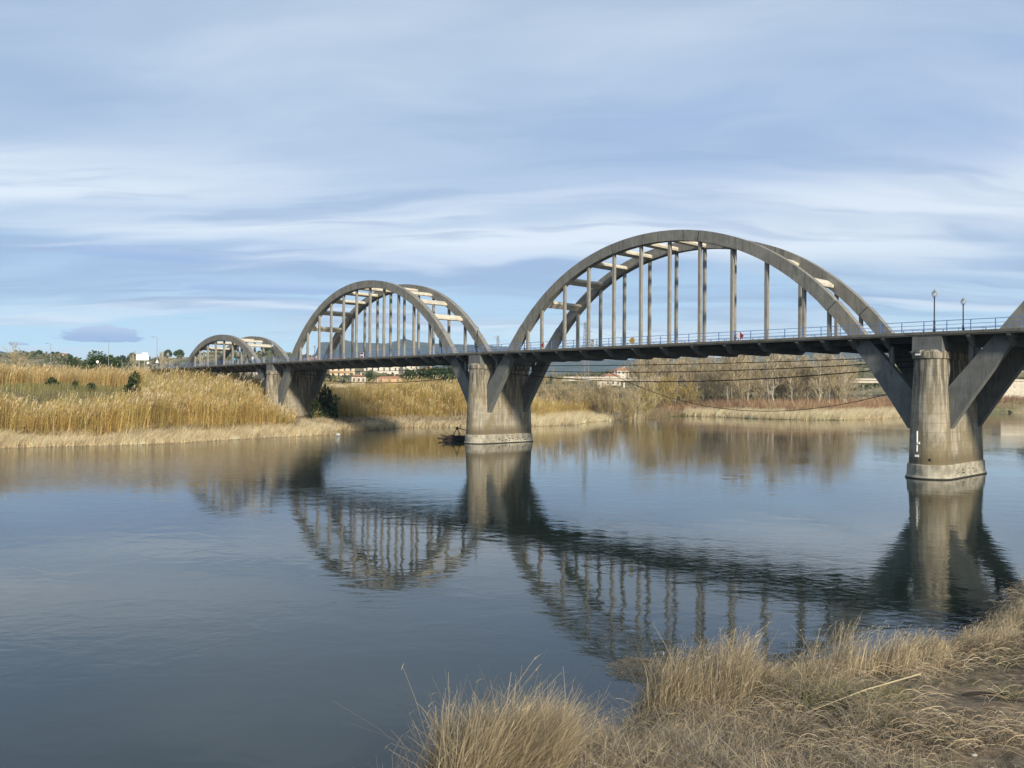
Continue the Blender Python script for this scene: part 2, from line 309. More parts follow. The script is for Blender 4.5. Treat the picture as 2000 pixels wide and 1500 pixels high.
mid_=t.mix(t.rng(e_,.42,.58),(.10,.11,.04),(.30,.23,.13)); vo=t.new('ShaderNodeTexVoronoi'); t.l.new(t.mapv(g,sc=(.02,.012,.0)),vo.inputs['Vector'])
hill=t.mix(t.rng(t.noise(g,.02,6,.7),.44,.56),(.14,.14,.07),(.26,.22,.13)); hill=t.mix(t.rng(e_,.54,.60,0,.8),hill,(.42,.33,.2))
shr=t.new('ShaderNodeTexVoronoi'); t.l.new(t.mapv(g,sc=(.14,.14,.14)),shr.inputs['Vector']); hill=t.mix(t.rng(shr.outputs['Distance'],.40,.28,0,.7),hill,(.08,.095,.05))
mt_=t.mix(t.rng(d_,.4,.6),(.06,.075,.05),(.11,.11,.085))
cc=t.mix(t.rng(rr,200,300),near,mid_); cc=t.mix(t.rng(rr,380,520),cc,hill); cc=t.mix(t.rng(rr,2500,3400),cc,mt_)
t.l.new(cc,b.inputs['Base Color']); b.inputs['Roughness'].default_value=.95; b.inputs['Specular IOR Level'].default_value=.1
bp=t.new('ShaderNodeBump'); bp.inputs['Strength'].default_value=.7; bp.inputs['Distance'].default_value=.12; t.l.new(c_,bp.inputs['Height']); t.l.new(bp.outputs[0],b.inputs['Normal'])
tag(link('ground',me,m),kind='structure')
wm=MB(); wm.add([(-3000,-800,0),(3000,-800,0),(3000,700,0),(-3000,700,0)],[(0,1,2,3)]); tag(wm.build('river_water',M['water']),kind='structure')
def gz(x,y): return float(height(np.array([[x,y]]))[0])

# ---------------------------------------------------------------- bridge
L=67.365; W=7.8; DU=-1.204
BO=Vector((40.587,83.328,0))+CU*DU
bridge=tag(empty('arch_bridge',BO,TH),'long grey concrete bowstring arch bridge crossing the river on stone piers','bridge')
def dz_(u): return 14.0-.0016*(u-1.2)-.0217*(u-63.2)**2/1000
def Bw(u,v,z): return BO+CU*u+CV*v+Vector((0,0,z))
def box(mb,u0,u1,v0,v1,z0,z1): mb.box(u0,u1,-v1,-v0,z0,z1)
BR=(.7369,-.0,.2628)
def arch_pts(c,hs,Rz,n=48):
    """outer and inner outline points (u,z) from the -u foot to the +u foot"""
    o=[];i_=[]
    zf=lambda u:dz_(u)+Rz*(1-.7372*((u-c)/hs)**2-.2628*((u-c)/hs)**4)
    for k in range(n+1):
        q=-1+2*k/n; u=c+hs*math.sin(q*math.pi/2)*1.0 if False else c+hs*q; z=zf(u); e=.01; sl_=(zf(u+e)-zf(u-e))/(2*e)
        nx,nz=sl_/math.hypot(1,sl_),-1/math.hypot(1,sl_); th=1.33+.17*abs(q)**3
        o.append((u,z)); i_.append((u+nx*th,z+nz*th))
    return o,i_,zf
def span(c,hs,Rz,hang,d,side,foot):
    o,i_,zf=arch_pts(c,hs,Rz)
    for v0 in (0,W):
        # rib above deck: loft of rectangular sections; split by construction joints
        js=[0,3,18,30,45,48] if hs>25 else [0,48]
        mb=MB(); jl=[]
        for a,b_ in zip(js[:-1],js[1:]):
            rings=[]
            for k in range(a,b_+1):
                e=0
                (u1,z1),(u2,z2)=o[k],i_[k]
                if z2<dz_(u2)-.3 and k<5 or z2<dz_(u2)-.3 and k>43:
                    # clip foot to the deck
                    pass
                if k==a and a>0: du=.07
                elif k==b_ and b_<48: du=-.07
                else: du=0
                rings.append([(u1+du,-v0-.5,z1),(u1+du,-v0+.5,z1),(u2+du,-v0+.5,z2),(u2+du,-v0-.5,z2)])
            mb.loft(rings)
            if b_<48:
                (u1,z1),(u2,z2)=o[b_],i_[b_]; f=.02
                a1=(u1+(u2-u1)*f,z1+(z2-z1)*f); a2=(u2+(u1-u2)*f,z2+(z1-z2)*f)
                jl.append([[(a1[0]+s_,-v0-.48,a1[1]),(a1[0]+s_,-v0+.48,a1[1]),(a2[0]+s_,-v0+.48,a2[1]),(a2[0]+s_,-v0-.48,a2[1])] for s_ in (-.09,.09)])
        ao=mb.build('arch_rib',M['rib'],bridge)
        for q_ in jl: MB().loft(q_).build('joint',M['black'],ao)
        for h in hang:
            u=c+h; zt=zf(u)-.7; hb=MB(); hb.box(u-.17,u+.17,-v0-.21,-v0+.21,dz_(u)+.1,zt); hb.build('hanger',M['hanger'],bridge)
    for h in hang[1:-1]:
        u=c+h; e=.05; sl_=(zf(u+e)-zf(u-e))/(2*e); al=math.atan(sl_); ct=Vector((u,zf(u)))-.98*Vector((-math.sin(al),math.cos(al)))
        tx,nx=Vector((math.cos(al),math.sin(al))),Vector((-math.sin(al),math.cos(al)))
        pl=[ct+tx*.5-nx*.24,ct+tx*.62,ct+tx*.5+nx*.26,ct-tx*.5+nx*.26,ct-tx*.62,ct-tx*.5-nx*.24]
        br=MB(); br.prism([(p.x,p.y) for p in pl],1,-W+.49,-.49); br.build('cross_brace',M['pale'],bridge)
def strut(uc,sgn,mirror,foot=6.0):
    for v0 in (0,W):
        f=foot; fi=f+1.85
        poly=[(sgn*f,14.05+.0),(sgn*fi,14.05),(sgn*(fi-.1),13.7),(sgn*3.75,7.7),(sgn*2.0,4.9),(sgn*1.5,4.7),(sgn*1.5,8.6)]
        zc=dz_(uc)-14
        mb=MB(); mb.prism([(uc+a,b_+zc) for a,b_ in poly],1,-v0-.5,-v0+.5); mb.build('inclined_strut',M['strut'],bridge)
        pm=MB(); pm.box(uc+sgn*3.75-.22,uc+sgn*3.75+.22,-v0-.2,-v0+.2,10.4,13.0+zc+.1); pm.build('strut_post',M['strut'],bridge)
def ring(uc,t,nose,z,va=-1.,vb=W+.6,n=12):
    r=[]
    for k in range(n+1):
        a=math.pi*k/n; r.append((uc+t*math.cos(a),-(va-nose*math.sin(a)),z))
    for k in range(n+1):
        a=math.pi*k/n; r.append((uc-t*math.cos(a),-(vb+nose*math.sin(a)),z))
    return r
def pier(uc,zb=-3.):
    dzc=dz_(uc)-14; uc=uc-.28
    pm=MB(); pm.loft([ring(uc,1.84,1.75,1.40),ring(uc,1.72,1.6,5.5),ring(uc,1.52,1.4,9.),ring(uc,1.40,1.22,11.72+dzc)])
    po=pm.build('pier',M['pier'],bridge)
    pl=MB(); pl.loft([ring(uc,2.2,2.1,zb),ring(uc,2.17,2.06,.1),ring(uc,2.04,1.92,.35),ring(uc,1.99,1.87,1.28),ring(uc,1.9,1.79,1.41)]); pl.build('plinth',M['pier'],po)
    bm=MB(); bm.loft([ring(uc,1.40,1.22,11.65+dzc),ring(uc,1.56,1.38,11.78+dzc),ring(uc,1.56,1.38,12.35+dzc),ring(uc,1.3,1.1,12.6+dzc)]); bm.build('capital',M['pier'],po)
    cm=MB(); cm.box(uc-1.38,uc+1.38,-(W+1.75),1.75,12.3+dzc,13.93+dzc); cm.build('bearing_block',M['strut'],po)
    return po
# arches, struts, piers
HG=[-23.27,-20.36,-15.83,-11.31,-6.79,-2.26,2.26,6.79,11.31,15.83,20.36,23.27]
HG4=[-14.6,-11.6,-6.96,-2.32,2.32,6.96,11.6,14.6]
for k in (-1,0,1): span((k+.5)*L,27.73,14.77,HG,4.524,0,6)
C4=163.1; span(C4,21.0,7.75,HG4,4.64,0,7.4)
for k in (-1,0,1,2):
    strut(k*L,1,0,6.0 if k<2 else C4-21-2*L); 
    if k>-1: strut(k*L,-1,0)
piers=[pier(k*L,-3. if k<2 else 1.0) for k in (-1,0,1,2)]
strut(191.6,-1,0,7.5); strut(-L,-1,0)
# deck slab, edge strips, road
U0,U1=-L-26,204.7
N=60; us=[U0+(U1-U0)*k/N for k in range(N+1)]
def strip(name,v0,v1,o0,o1,mat,parent=bridge,ua=U0,ub=U1,n=60):
    mb=MB(); rings=[]
    for k in range(n+1):
        u=ua+(ub-ua)*k/n; z=dz_(u); rings.append([(u,-v0,z+o0),(u,-v1,z+o0),(u,-v1,z+o1),(u,-v0,z+o1)])
    mb.loft(rings); return mb.build(name,mat,parent)
strip('deck_slab',-1.8,W+1.8,-.06,.20,M['deck'])
strip('sidewalk',-1.74,-.62,.204,.30,M['pale']); strip('sidewalk',W+.62,W+1.74,.204,.30,M['pale'])
strip('roadway',-.2+.8,W-.6,.204,.215,M['asphalt'])
strip('edge_kerb',-1.86,-1.745,.06,.33,M['deck']); strip('edge_kerb',W+1.745,W+1.86,.06,.33,M['deck'])
# tie beams between the ribs' feet and under the deck
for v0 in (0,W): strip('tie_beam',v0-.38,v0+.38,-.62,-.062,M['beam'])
# floor beams with cantilever brackets
bp_=[]
for k in (-1,0,1): bp_+=[(k+.5)*L+s_ for s_ in HG+[-26.3,26.3,-29.7,29.7]]
bp_+=[C4+s_ for s_ in HG4+[-17.6,17.6,-21.3,21.3,-24.7,24.7]]+[195.5,199.5,203.5]
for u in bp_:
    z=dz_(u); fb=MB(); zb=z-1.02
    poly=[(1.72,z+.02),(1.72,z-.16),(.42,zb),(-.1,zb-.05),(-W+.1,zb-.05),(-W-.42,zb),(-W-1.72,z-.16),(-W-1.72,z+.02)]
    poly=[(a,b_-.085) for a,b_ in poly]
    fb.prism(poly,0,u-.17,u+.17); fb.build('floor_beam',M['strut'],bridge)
# abutment at the far end
am=MB(); am.box(189.6,193.4,-W-1.3,1.3,3,13.0)
for q in (196.5,200.2,203.9): am.box(q-.35,q+.35,-W-1.2,1.2,4,13.0)
am.box(204.3,206.5,-W-1.8,1.8,6,13.35); am.box(193.4,204.3,-W+.3,-W+.9,5,13.0); am.build('abutment',M['deck'],bridge)
# railings
def railing(v,lab):
    rl=MB()
    for h,r_ in ((1.07,.035),(.68,.025),(.34,.028)):
        rl.tube([(u,-v,dz_(u)+.28+h) for u in us],r_,5)
    q=-12.6-2.1*20
    while q<U1-2: rl.box(q+1.03,q+1.07,-v-.02,-v+.02,dz_(q+1)+.25,dz_(q+1)+.6); q+=2.1
    ro=rl.build('railing',M['blue'],bridge); ro['label']=lab
    return ro
rn=railing(-1.70,'blue painted tube railing along the near footway'); rf=railing(W+1.70,'blue painted tube railing along the far footway')
pmx=MB(); pmx.box(-.035,.035,-.035,.035,0,1.07); pme=pmx.mesh('post')
q=-12.6
for k in range(98):
    u=q+2.1*k; link('post',pme,M['blue'],rn,loc=(u,1.70,dz_(u)+.28))
st=MB()
u=q-2.1
while u>U0: st.box(u-.035,u+.035,1.665,1.735,dz_(u)+.28,dz_(u)+1.35); u-=2.1
st.build('post',M['blue'],rn)['kind']='stuff'
st=MB(); u=U0+1
while u<U1: st.box(u-.035,u+.035,-W-1.735,-W-1.665,dz_(u)+.28,dz_(u)+1.35); u+=2.1
st.build('post',M['blue'],rf)['kind']='stuff'
# graffiti on the third pier's flank (strokes)
def strokes(name,lines,u,v0,z0,sc,parent,wd=.06):
    mb=MB()
    for ln in lines:
        for (a,b_),(c,d) in zip(ln[:-1],ln[1:]):
            p=Vector((a,b_)); q_=Vector((c,d)); t_=(q_-p).normalized()*wd/2; n_=Vector((-t_.y,t_.x)); P4=[p-t_+n_,p-t_-n_,q_+t_-n_,q_+t_+n_]
            vs=[]
            for dd in (0,.02):
                for e in P4: z=z0+e.y*sc; vs.append((u(z)-.012-dd,-(v0+e.x*sc),z))
            mb.add(vs,[(0,1,2,3),(7,6,5,4),(0,4,5,1),(1,5,6,2),(2,6,7,3),(3,7,4,0)])
    return mb.build(name,M['black'],parent)
LET={'P':[[(0,0),(0,1),(.5,1),(.6,.75),(.5,.5),(0,.5)]],'A':[[(0,0),(.3,1),(.6,0)],[(.1,.35),(.5,.35)]],'S':[[(.6,.9),(.3,1),(0,.8),(.1,.55),(.5,.45),(.6,.2),(.3,0),(0,.1)]],'T':[[(.3,0),(.3,1)],[(0,1),(.6,1)]],
 'D':[[(0,0),(0,1),(.7,1),(.9,.6),(.7,.1),(0,0)],[(.25,.3),(.5,.4),(.5,.7),(.3,.75)]],'O':[[(.6,1),(.1,.9),(0,.3),(.4,0),(.7,.2)]]}
tx=[]
for k,ch in enumerate('PAST'): tx+=[[(a+k*.85,b_) for a,b_ in l_] for l_ in LET[ch]]
uu_=lambda z: 2*L-.28-np.interp(z,[1.4,5.5,9],[1.84,1.72,1.52])
strokes('graffiti',tx,uu_,.75,3.55,.85,piers[3],.11)
tx=[]
for k,ch in enumerate('OD'): tx+=[[(a+k*.95,b_) for a,b_ in l_] for l_ in LET[ch]]
strokes('graffiti',tx,uu_,1.2,2.1,1.15,piers[3],.13)
# ---------------------------------------------------------------- things on the bridge
def lamp(u,v,label):
    p=Bw(u,v,dz_(u)+.3); e=tag(empty('street_lamp',p,TH),label,'street lamp','acorn globe lamps on the bridge')
    MB().lathe([(.14,0),(.14,.25),(.10,.3),(.095,1.0),(.11,1.05),(.11,1.12),(.075,1.18),(.065,1.5),(.058,3.3),(.07,3.36),(.09,3.42)],10).build('pole',M['dark'],e,smooth=True)
    gl=MB().lathe([(.11,3.42),(.22,3.52),(.265,3.68),(.25,3.82),(.16,3.98),(.06,4.08)],14).build('lamp_globe',M['globe'],e,smooth=True)
    MB().lathe([(.07,4.07),(.03,4.14),(.035,4.2),(.008,4.36)],8).build('finial',M['grey'],gl)
    return e
lamp(-.8,-1.25,'tall lamp with glass acorn globe on the near footway above the right-hand pier')
lamp(-.35,W+.2,'lamp with acorn globe just right of its taller twin above the right-hand pier')
lamp(L-.4,-1.25,'lamp with acorn globe in front of the middle arch, above the pier standing in water')
lamp(L-.4,W+1.2,'lamp with acorn globe hidden behind the left leg of the largest arch')
lamp(2*L-.6,-1.25,'lamp with acorn globe at the pier between the middle and smallest arches')
lamp(2*L-.6,W+1.2,'lamp with acorn globe behind the left leg of the middle arch')
lamp(192.3,-1.25,'small lamp with acorn globe just left of the smallest arch')
lamp(192.3,W+1.2,'far-side lamp with acorn globe seen beneath the left end of the smallest arch')
def uof(px,v,off=0):
    lo,hi=-20.,203.
    def X(u): p=Bw(u,v,14); return 1000+F*p.x/p.y
    for _ in range(50):
        m_=(lo+hi)/2
        if X(m_)>px: lo=m_
        else: hi=m_
    return lo
def diamond(px,v,r_,cl,cr,label,h0=.1):
    u=uof(px,v); e=tag(empty('navigation_sign',Bw(u,v,dz_(u)+.3+h0),TH),label,'sign','boat navigation marks hung on the railing')
    y=-.0
    if cl==cr:
        mb=MB(); mb.prism([(-r_,r_),(0,0),(r_,r_),(0,2*r_)],1,-.02,.02); mb.build('panel',M[cl],e)
    else:
        MB().prism([(r_,r_),(0,2*r_),(0,0)],1,-.02,.02).build('panel',M[cl],e); MB().prism([(-r_,r_),(0,0),(0,2*r_)],1,-.02,.02).build('panel',M[cr],e)
    MB().box(-.03,.03,-.07,-.022,-.1,2*r_*.8).build('bracket',M['grey'],e)
diamond(1445,-1.9,.48,'white','red','white and red diamond sign on the railing under the largest arch',.02)
diamond(1061.5,-1.9,.52,'red','white','red and white diamond sign beside the left leg of the largest arch',.05)
diamond(1234,-1.9,.50,'yellow','yellow','plain yellow diamond sign on the railing under the largest arch',.08)
diamond(1335,W+1.9,.55,'grey','grey','grey sign back peeking over the deck just right of the yellow diamond',-.2)
diamond(1543,W+1.9,.55,'grey','grey','grey sign back peeking over the deck beside the right leg',-.2)
def board(px,w_,h_,z0,label,draw):
    u=uof(px,-1.9); e=tag(empty('navigation_sign',Bw(u,-1.9,dz_(u)+.3+z0),TH),label,'sign','boat navigation marks hung on the railing')
    draw(e,w_,h_); MB().box(-.03,.03,-.07,-.022,-.25,h_*.9).build('bracket',M['grey'],e)
def d1(e,w_,h_):
    MB().box(-w_/2,w_/2,-.02,.02,0,h_).build('panel',M['white'],e)
    f=MB(); y0,y1=.022,.03
    for a in ((-w_/2+.03,w_/2-.03,.03,.09),(-w_/2+.03,w_/2-.03,h_-.09,h_-.03),(-w_/2+.03,-w_/2+.09,.09,h_-.09),(w_/2-.09,w_/2-.03,.09,h_-.09)): f.box(a[0],a[1],y0,y1,a[2],a[3])
    f.prism([(-.13,h_-.12),(.13,h_-.12),(0,h_-.3)],1,y0,y1); f.tube([(.18,.028,.32),(.02,.028,.40),(-.04,.028,.22),(.14,.028,.16)],.022,4); f.tube([(-.02,.028,.42),(-.15,.028,.38)],.025,4); f.build('symbol',M['black'],e)
board(1157,.62,.86,.1,'square black and white pictogram sign on the railing under the largest arch',d1)
def d2(e,w_,h_):
    MB().box(-w_/2,w_/2,-.02,.02,0,h_).build('panel',M['white'],e); f=MB(); f.box(-w_/2+.08,w_/2-.08,.022,.03,.04,.33*h_); f.box(-w_/2+.08,w_/2-.08,.022,.03,.67*h_,h_-.04); f.build('bars',M['red'],e)
board(706.5,1.0,1.05,-.05,'rectangular red, white and red barred sign on the railing under the middle arch',d2)
# instruments on the right pier nose
def nose_pt(u_off,z,out=.06):
    t_=float(np.interp(z,[1.4,5.5,9,11.7],[1.84,1.72,1.52,1.40])); n_=float(np.interp(z,[1.4,5.5,9,11.7],[1.75,1.6,1.4,1.22])); a=math.acos(u_off/t_); return u_off-.28,-(1.+n_*math.sin(a))-out
u_,v_=nose_pt(.55,4); p=Bw(u_,v_,0)
g_=tag(empty('river_gauge',(p.x,p.y,2.6),TH),'white vertical gauge pipe with small box fixed to the right pier','gauge')
MB().tube([(0,0,0),(0,-.03,2.0)],.07,8).build('pipe',M['white'],g_); MB().box(-.28,-.06,.0,.15,.75,.95).build('box',M['white'],g_); MB().box(-.2,.15,-.02,.12,-.5,-.3).build('fitting',M['white'],g_)
u_,v_=nose_pt(.6,11.7,.15); p=Bw(u_,v_-.25,0); f_=tag(empty('cctv_camera',(p.x,p.y,11.95),TH),'small white CCTV camera fixed on the capital of the right pier','cctv_camera')
MB().box(-.25,.12,-.05,.16,0,.16).build('housing',M['white'],f_); MB().box(-.3,-.25,-.3,.1,.0,.5).build('bracket',M['grey'],f_)  # small white housing and bracket of a CCTV camera, not a lamp
u_,v_=nose_pt(-.6,2.0,.01); p=Bw(u_,v_,0); dh=MB(); dh.box(-.12,.12,-.05,.02,0,.24); dh.build('drain_hole',M['black'],piers[1],loc=(u_,-v_,1.75))
# cables slung under the deck
def cable(a,b_,sag,r_,label,n=30):
    a,b_=Vector(a),Vector(b_); pts=[]
    for k in range(n+1):
        t_=k/n; p=a.lerp(b_,t_); p.z-=sag*4*t_*(1-t_); pts.append(p)
    tag(MB().tube(pts,r_,5).build('cable',M['cable']),label,'cable','cables slung under the bridge')
Wd=W-1.5
for k,nm in ((0,'largest arch'),(1,'middle arch')):
    for j,(za,zb,sg,r_,v,w2) in enumerate([(12.2,12.3,.35,.045,5.,'uppermost black cable'),(11.7,11.6,.75,.05,4.5,'second black cable from the top'),(11.2,11.0,1.5,.06,4.,'thick sagging black cable')]):
        cable(Bw(k*L+2,v,za),Bw((k+1)*L-2,v,zb),sg,r_,f'{w2} slung below the deck under the {nm}')
cable(Bw(2*L+2,5,11.3),Bw(190,5,11.2),1.0,.06,'thick black cable slung below the deck under the smallest arch')
cable(Bw(2*L+2,5,11.8),Bw(190,5,11.7),.8,.05,'thin black cable slung below the deck under the smallest arch')
cable(Bw(46,5,11.2),Bw(1.8,5,9.6),4.4,.04,'slack black cable hanging in a deep curve below the others')
# people on the bridge
def person(u,v,face,shirt,legs,label,h=1.7):
    p=Bw(u,v,dz_(u)+.3); e=tag(empty('person',p,face),label,'person')
    k=h/1.7; sk=simple('skin',(.42,.26,.18),.6); me=bpy.data.meshes.new('body')
    vs=[(0,0,.95),(0,0,1.15),(0,0,1.38),(0,0,1.47),(0,.01,1.6),(.09,0,.88),(.12,.05,.48),(.12,-.06,.06),(.12,.08,.03),(-.09,0,.88),(-.11,.14,.5),(-.10,.10,.06),(-.1,.24,.03),(.18,0,1.36),(.24,-.06,1.1),(.22,.08,.9),(.22,.12,.82),(-.18,0,1.36),(-.25,.02,1.1),(-.22,.16,.92),(-.22,.2,.85)]
    rs=[.14,.13,.13,.05,.10,.085,.06,.04,.035,.085,.06,.04,.035,.06,.045,.035,.04,.06,.045,.035,.04]
    es=[(0,1),(1,2),(2,3),(3,4),(0,5),(5,6),(6,7),(7,8),(0,9),(9,10),(10,11),(11,12),(2,13),(13,14),(14,15),(15,16),(2,17),(17,18),(18,19),(19,20)]
    me.from_pydata([tuple(c*k for c in q_) for q_ in vs],es,[]); o=link('body',me,None,e)
    md=o.modifiers.new('skin','SKIN'); 
    for s_,r_ in zip(me.skin_vertices[0].data,rs): s_.radius=(r_*k,r_*k*.85)
    me.skin_vertices[0].data[0].use_root=True
    o.modifiers.new('sub','SUBSURF').levels=1; o.modifiers['sub'].render_levels=2
    # clothes colour by height in the one body surface
    m,t,b=newmat('clothing'); s_=t.new('ShaderNodeSeparateXYZ'); t.l.new(t.new('ShaderNodeTexCoord').outputs['Object'],s_.inputs[0]); z=s_.outputs[2]
    c=t.mix(t.rng(z,.93*k,.95*k,smooth=False),legs,shirt); c=t.mix(t.rng(z,1.45*k,1.47*k,smooth=False),c,(.42,.26,.18)); t.l.new(c,b.inputs['Base Color']); b.inputs['Roughness'].default_value=.8; me.materials.append(m)
    MB().lathe([(.05,1.50*k),(.105,1.58*k),(.115,1.66*k),(.08,1.73*k),(.02,1.75*k)],10,(0,-.015,0)).build('hair',M['black'],e,smooth=True)
person(uof(457.5,-1.1),-1.1,TH+.3,(.05,.42,.55),(.015,.015,.03),'person in bright cyan top and dark trousers walking under the smallest arch')
person(uof(493,-1.0),-1.0,TH-1.2,(.7,.7,.68),(.35,.45,.55),'person in white top and pale trousers by the right leg of the smallest arch',1.8)

# ---------------------------------------------------------------- vegetation builders
rng_=np.random.RandomState(11)
def ribbons(P0,P1,P2,w0,w1,tone,segs=2,face=None):
    """curved tapering strips: quadratic curves P0-P1-P2, widths w0->w1"""
    n=len(P0); t=np.linspace(0,1,segs+1)[None,:,None]
    C=(1-t)**2*P0[:,None]+2*t*(1-t)*P1[:,None]+t*t*P2[:,None]
    if face is None: a=rng_.rand(n)*np.pi; sdv=np.stack([np.cos(a),np.sin(a),np.zeros(n)],1)
    else: sdv=face
    wd=(w0[:,None]*(1-t[...,0])+w1[:,None]*t[...,0])[...,None]*.5
    V=np.stack([C-sdv[:,None]*wd,C+sdv[:,None]*wd],2).reshape(-1,3)
    b_=(np.arange(n)*(segs+1)*2)[:,None]+np.arange(segs)[None]*2; b_=b_.ravel()
    Q=np.stack([b_,b_+1,b_+3,b_+2],1); tn=np.repeat(tone,(segs+1)*2,axis=0)
    return V,Q,tn
def join(parts):
    V=[];Q=[];Tn=[];o=0
    for v,q,t in parts: V.append(v);Q.append(q+o);Tn.append(t);o+=len(v)
    return np.concatenate(V),np.concatenate(Q),np.concatenate(Tn)
def tones(n,cols,var=.18,w=None):
    c=np.array(cols)[rng_.choice(len(cols),n,p=w)]; return np.clip(c*(1+var*rng_.randn(n,1)),.01,.9)
def mass(name,parts,mat,label,cat):
    v,q,t=join(parts); o=link(name,npmesh(name,v,q,t),mat); tag(o,label,cat,kind='stuff'); return o
def sample_bank(n,px0,px1,d0,d1,poly=FAR,P=FARP,Y0=90,Y1=420,seed=0,clump=.0):
    rs=np.random.RandomState(seed); out=[]; got=0
    while got<n:
        m_=max(4000,n*3); Y=np.sqrt(rs.rand(m_)*(Y1**2-Y0**2)+Y0**2); px=px0+(px1-px0)*rs.rand(m_); X=(px-1000)/F*Y; p=np.stack([X,Y],1)
        d=np.abs(sdist(p,poly)); k=(d>=d0)&(d<=d1)&inside(p,P)
        if clump: k&=(fbm(X/4.5,Y/4.5,seed+3)>clump*.5+.22*rs.rand(m_))
        for vc in (2*L,): 
            c_=BO+CU*vc+CV*(W/2); k&=~((np.abs((X-c_.x)*CU.x+(Y-c_.y)*CU.y)<2.9)&(np.abs((X-c_.x)*CV.x+(Y-c_.y)*CV.y)<8.5))
        p=p[k]; out.append(p); got+=len(p)
        if len(p)==0: break
    p=np.concatenate(out)[:n]; return p,height(p)
def reeds(p,z,hh,cols,leaves=6,w=.05,lw=.075,plume=True,lean=(.05,0.02),pcol=((.60,.49,.32),(.52,.42,.26))):
    n=len(p); P0=np.column_stack([p,z-.1]); cl_=fbm(p[:,0]/1.7,p[:,1]/1.7,77)-.47; h=hh*(1+.14*rng_.randn(n)+.9*cl_); ln=np.column_stack([lean[0]+.10*rng_.randn(n),lean[1]+.10*rng_.randn(n)])*h[:,None]
    P2=P0+np.column_stack([ln,h]); P1=P0+np.column_stack([ln*.2,h*.55]); tn=np.clip(tones(n,cols)*(1+1.1*(fbm(p[:,0]/2.6,p[:,1]/2.6,78)-.47))[:,None],.02,.85); parts=[ribbons(P0,P1,P2,np.full(n,w),np.full(n,w*.5),tn,3)]
    for k in range(leaves):
        t=.22+.76*rng_.rand(n,1) if k%2 else .5+.48*rng_.rand(n,1)
        a=rng_.rand(n)*2*np.pi; d=np.stack([np.cos(a),np.sin(a)],1); b_=(1-t)**2*P0+2*t*(1-t)*P1+t*t*P2; l_=(.45+.5*rng_.rand(n))*np.clip(h/4.5,.4,1.2)
        m_=b_+np.column_stack([d*l_[:,None]*.5,l_*.35]); e=b_+np.column_stack([d*l_[:,None],l_*(-.25+.3*rng_.rand(n))])
        parts.append(ribbons(b_,m_,e,np.full(n,lw),np.full(n,lw*.25),np.clip(tn*(1+.22*rng_.randn(n,1)),.01,.9),2))
    if plume:
        k=rng_.rand(n)<.22; b_=P2[k]; m2=len(b_); a=np.column_stack([.22+.12*rng_.randn(m2),.1*rng_.randn(m2)])
        parts.append(ribbons(b_-[0,0,.1],b_+np.column_stack([a*.3,np.full(m2,.3)]),b_+np.column_stack([a,np.full(m2,.5)]),np.full(m2,.05),np.full(m2,.15),tones(m2,pcol),2))
    return parts
GOLD=[(.64,.45,.16),(.54,.37,.12),(.68,.52,.23),(.38,.25,.09),(.44,.39,.14)]; PALE=[(.76,.63,.41),(.68,.55,.33),(.80,.68,.47)]; OLIVE=[(.36,.34,.12),(.45,.38,.14),(.28,.30,.09)]
# left bank, in front
p,z=sample_bank(11500,-60,575,5,24,seed=1,clump=.66,Y1=230); pxp=p[:,0]/p[:,1]*F+1000
hh=np.interp(pxp,[0,250,300,450,520,560],[3.6,3.8,4.7,5.0,4.0,2.4])*(.55+.9*fbm(p[:,0]/5,p[:,1]/5,8))
mass('cane_reeds',reeds(p,z,hh,GOLD,7),M['leaf'],'golden stand of cane reeds along the left bank in front of the dark bushes','reeds')
p,z=sample_bank(5200,275,525,24,52,seed=2,clump=.35,Y1=230); mass('cane_reeds',reeds(p,z,np.full(len(p),4.6),GOLD+OLIVE[:1],7),M['leaf'],'tall golden cane reeds reaching up to the deck below the smallest arch','reeds')
p,z=sample_bank(7500,-60,290,59,84,seed=3,clump=.35,Y1=280); mass('cane_reeds',reeds(p,z,3.7*(.6+.8*fbm(p[:,0]/7,p[:,1]/7,4)),[(.58,.42,.17),(.50,.35,.14),(.62,.48,.22)],7,.06,.09),M['leaf'],'tall cane reeds at the back of the left bank, behind the dark bushes','reeds')
p,z=sample_bank(6500,-60,300,22,58,seed=4,clump=.3,Y1=250); mass('meadow_grass',reeds(p,z,np.full(len(p),1.3),[(.20,.21,.08),(.27,.25,.10),(.34,.29,.13)],3,.06,.08,False),M['leaf'],'olive green grass between the two rows of reeds on the left','grass')
p,z=sample_bank(9500,612,925,8,34,seed=5,clump=.4,Y1=260); d_=np.abs(sdist(p,FAR)); pxp=p[:,0]/p[:,1]*F+1000
cm=GOLD+[OLIVE[1]]; mass('cane_reeds',reeds(p,z,np.interp(d_,[8,16,34],[2.8,4.9,5.0]),cm,7,.06,.085),M['leaf'],'golden cane reeds filling the bank below the middle arch','reeds')
p,z=sample_bank(4200,1030,1262,8,24,seed=6,clump=.35,Y1=290); mass('cane_reeds',reeds(p,z,3.6*(.8+.4*fbm(p[:,0]/6,p[:,1]/6,8)),GOLD,7,.07,.10),M['leaf'],'low golden reeds on the bank just right of the middle pier','reeds')
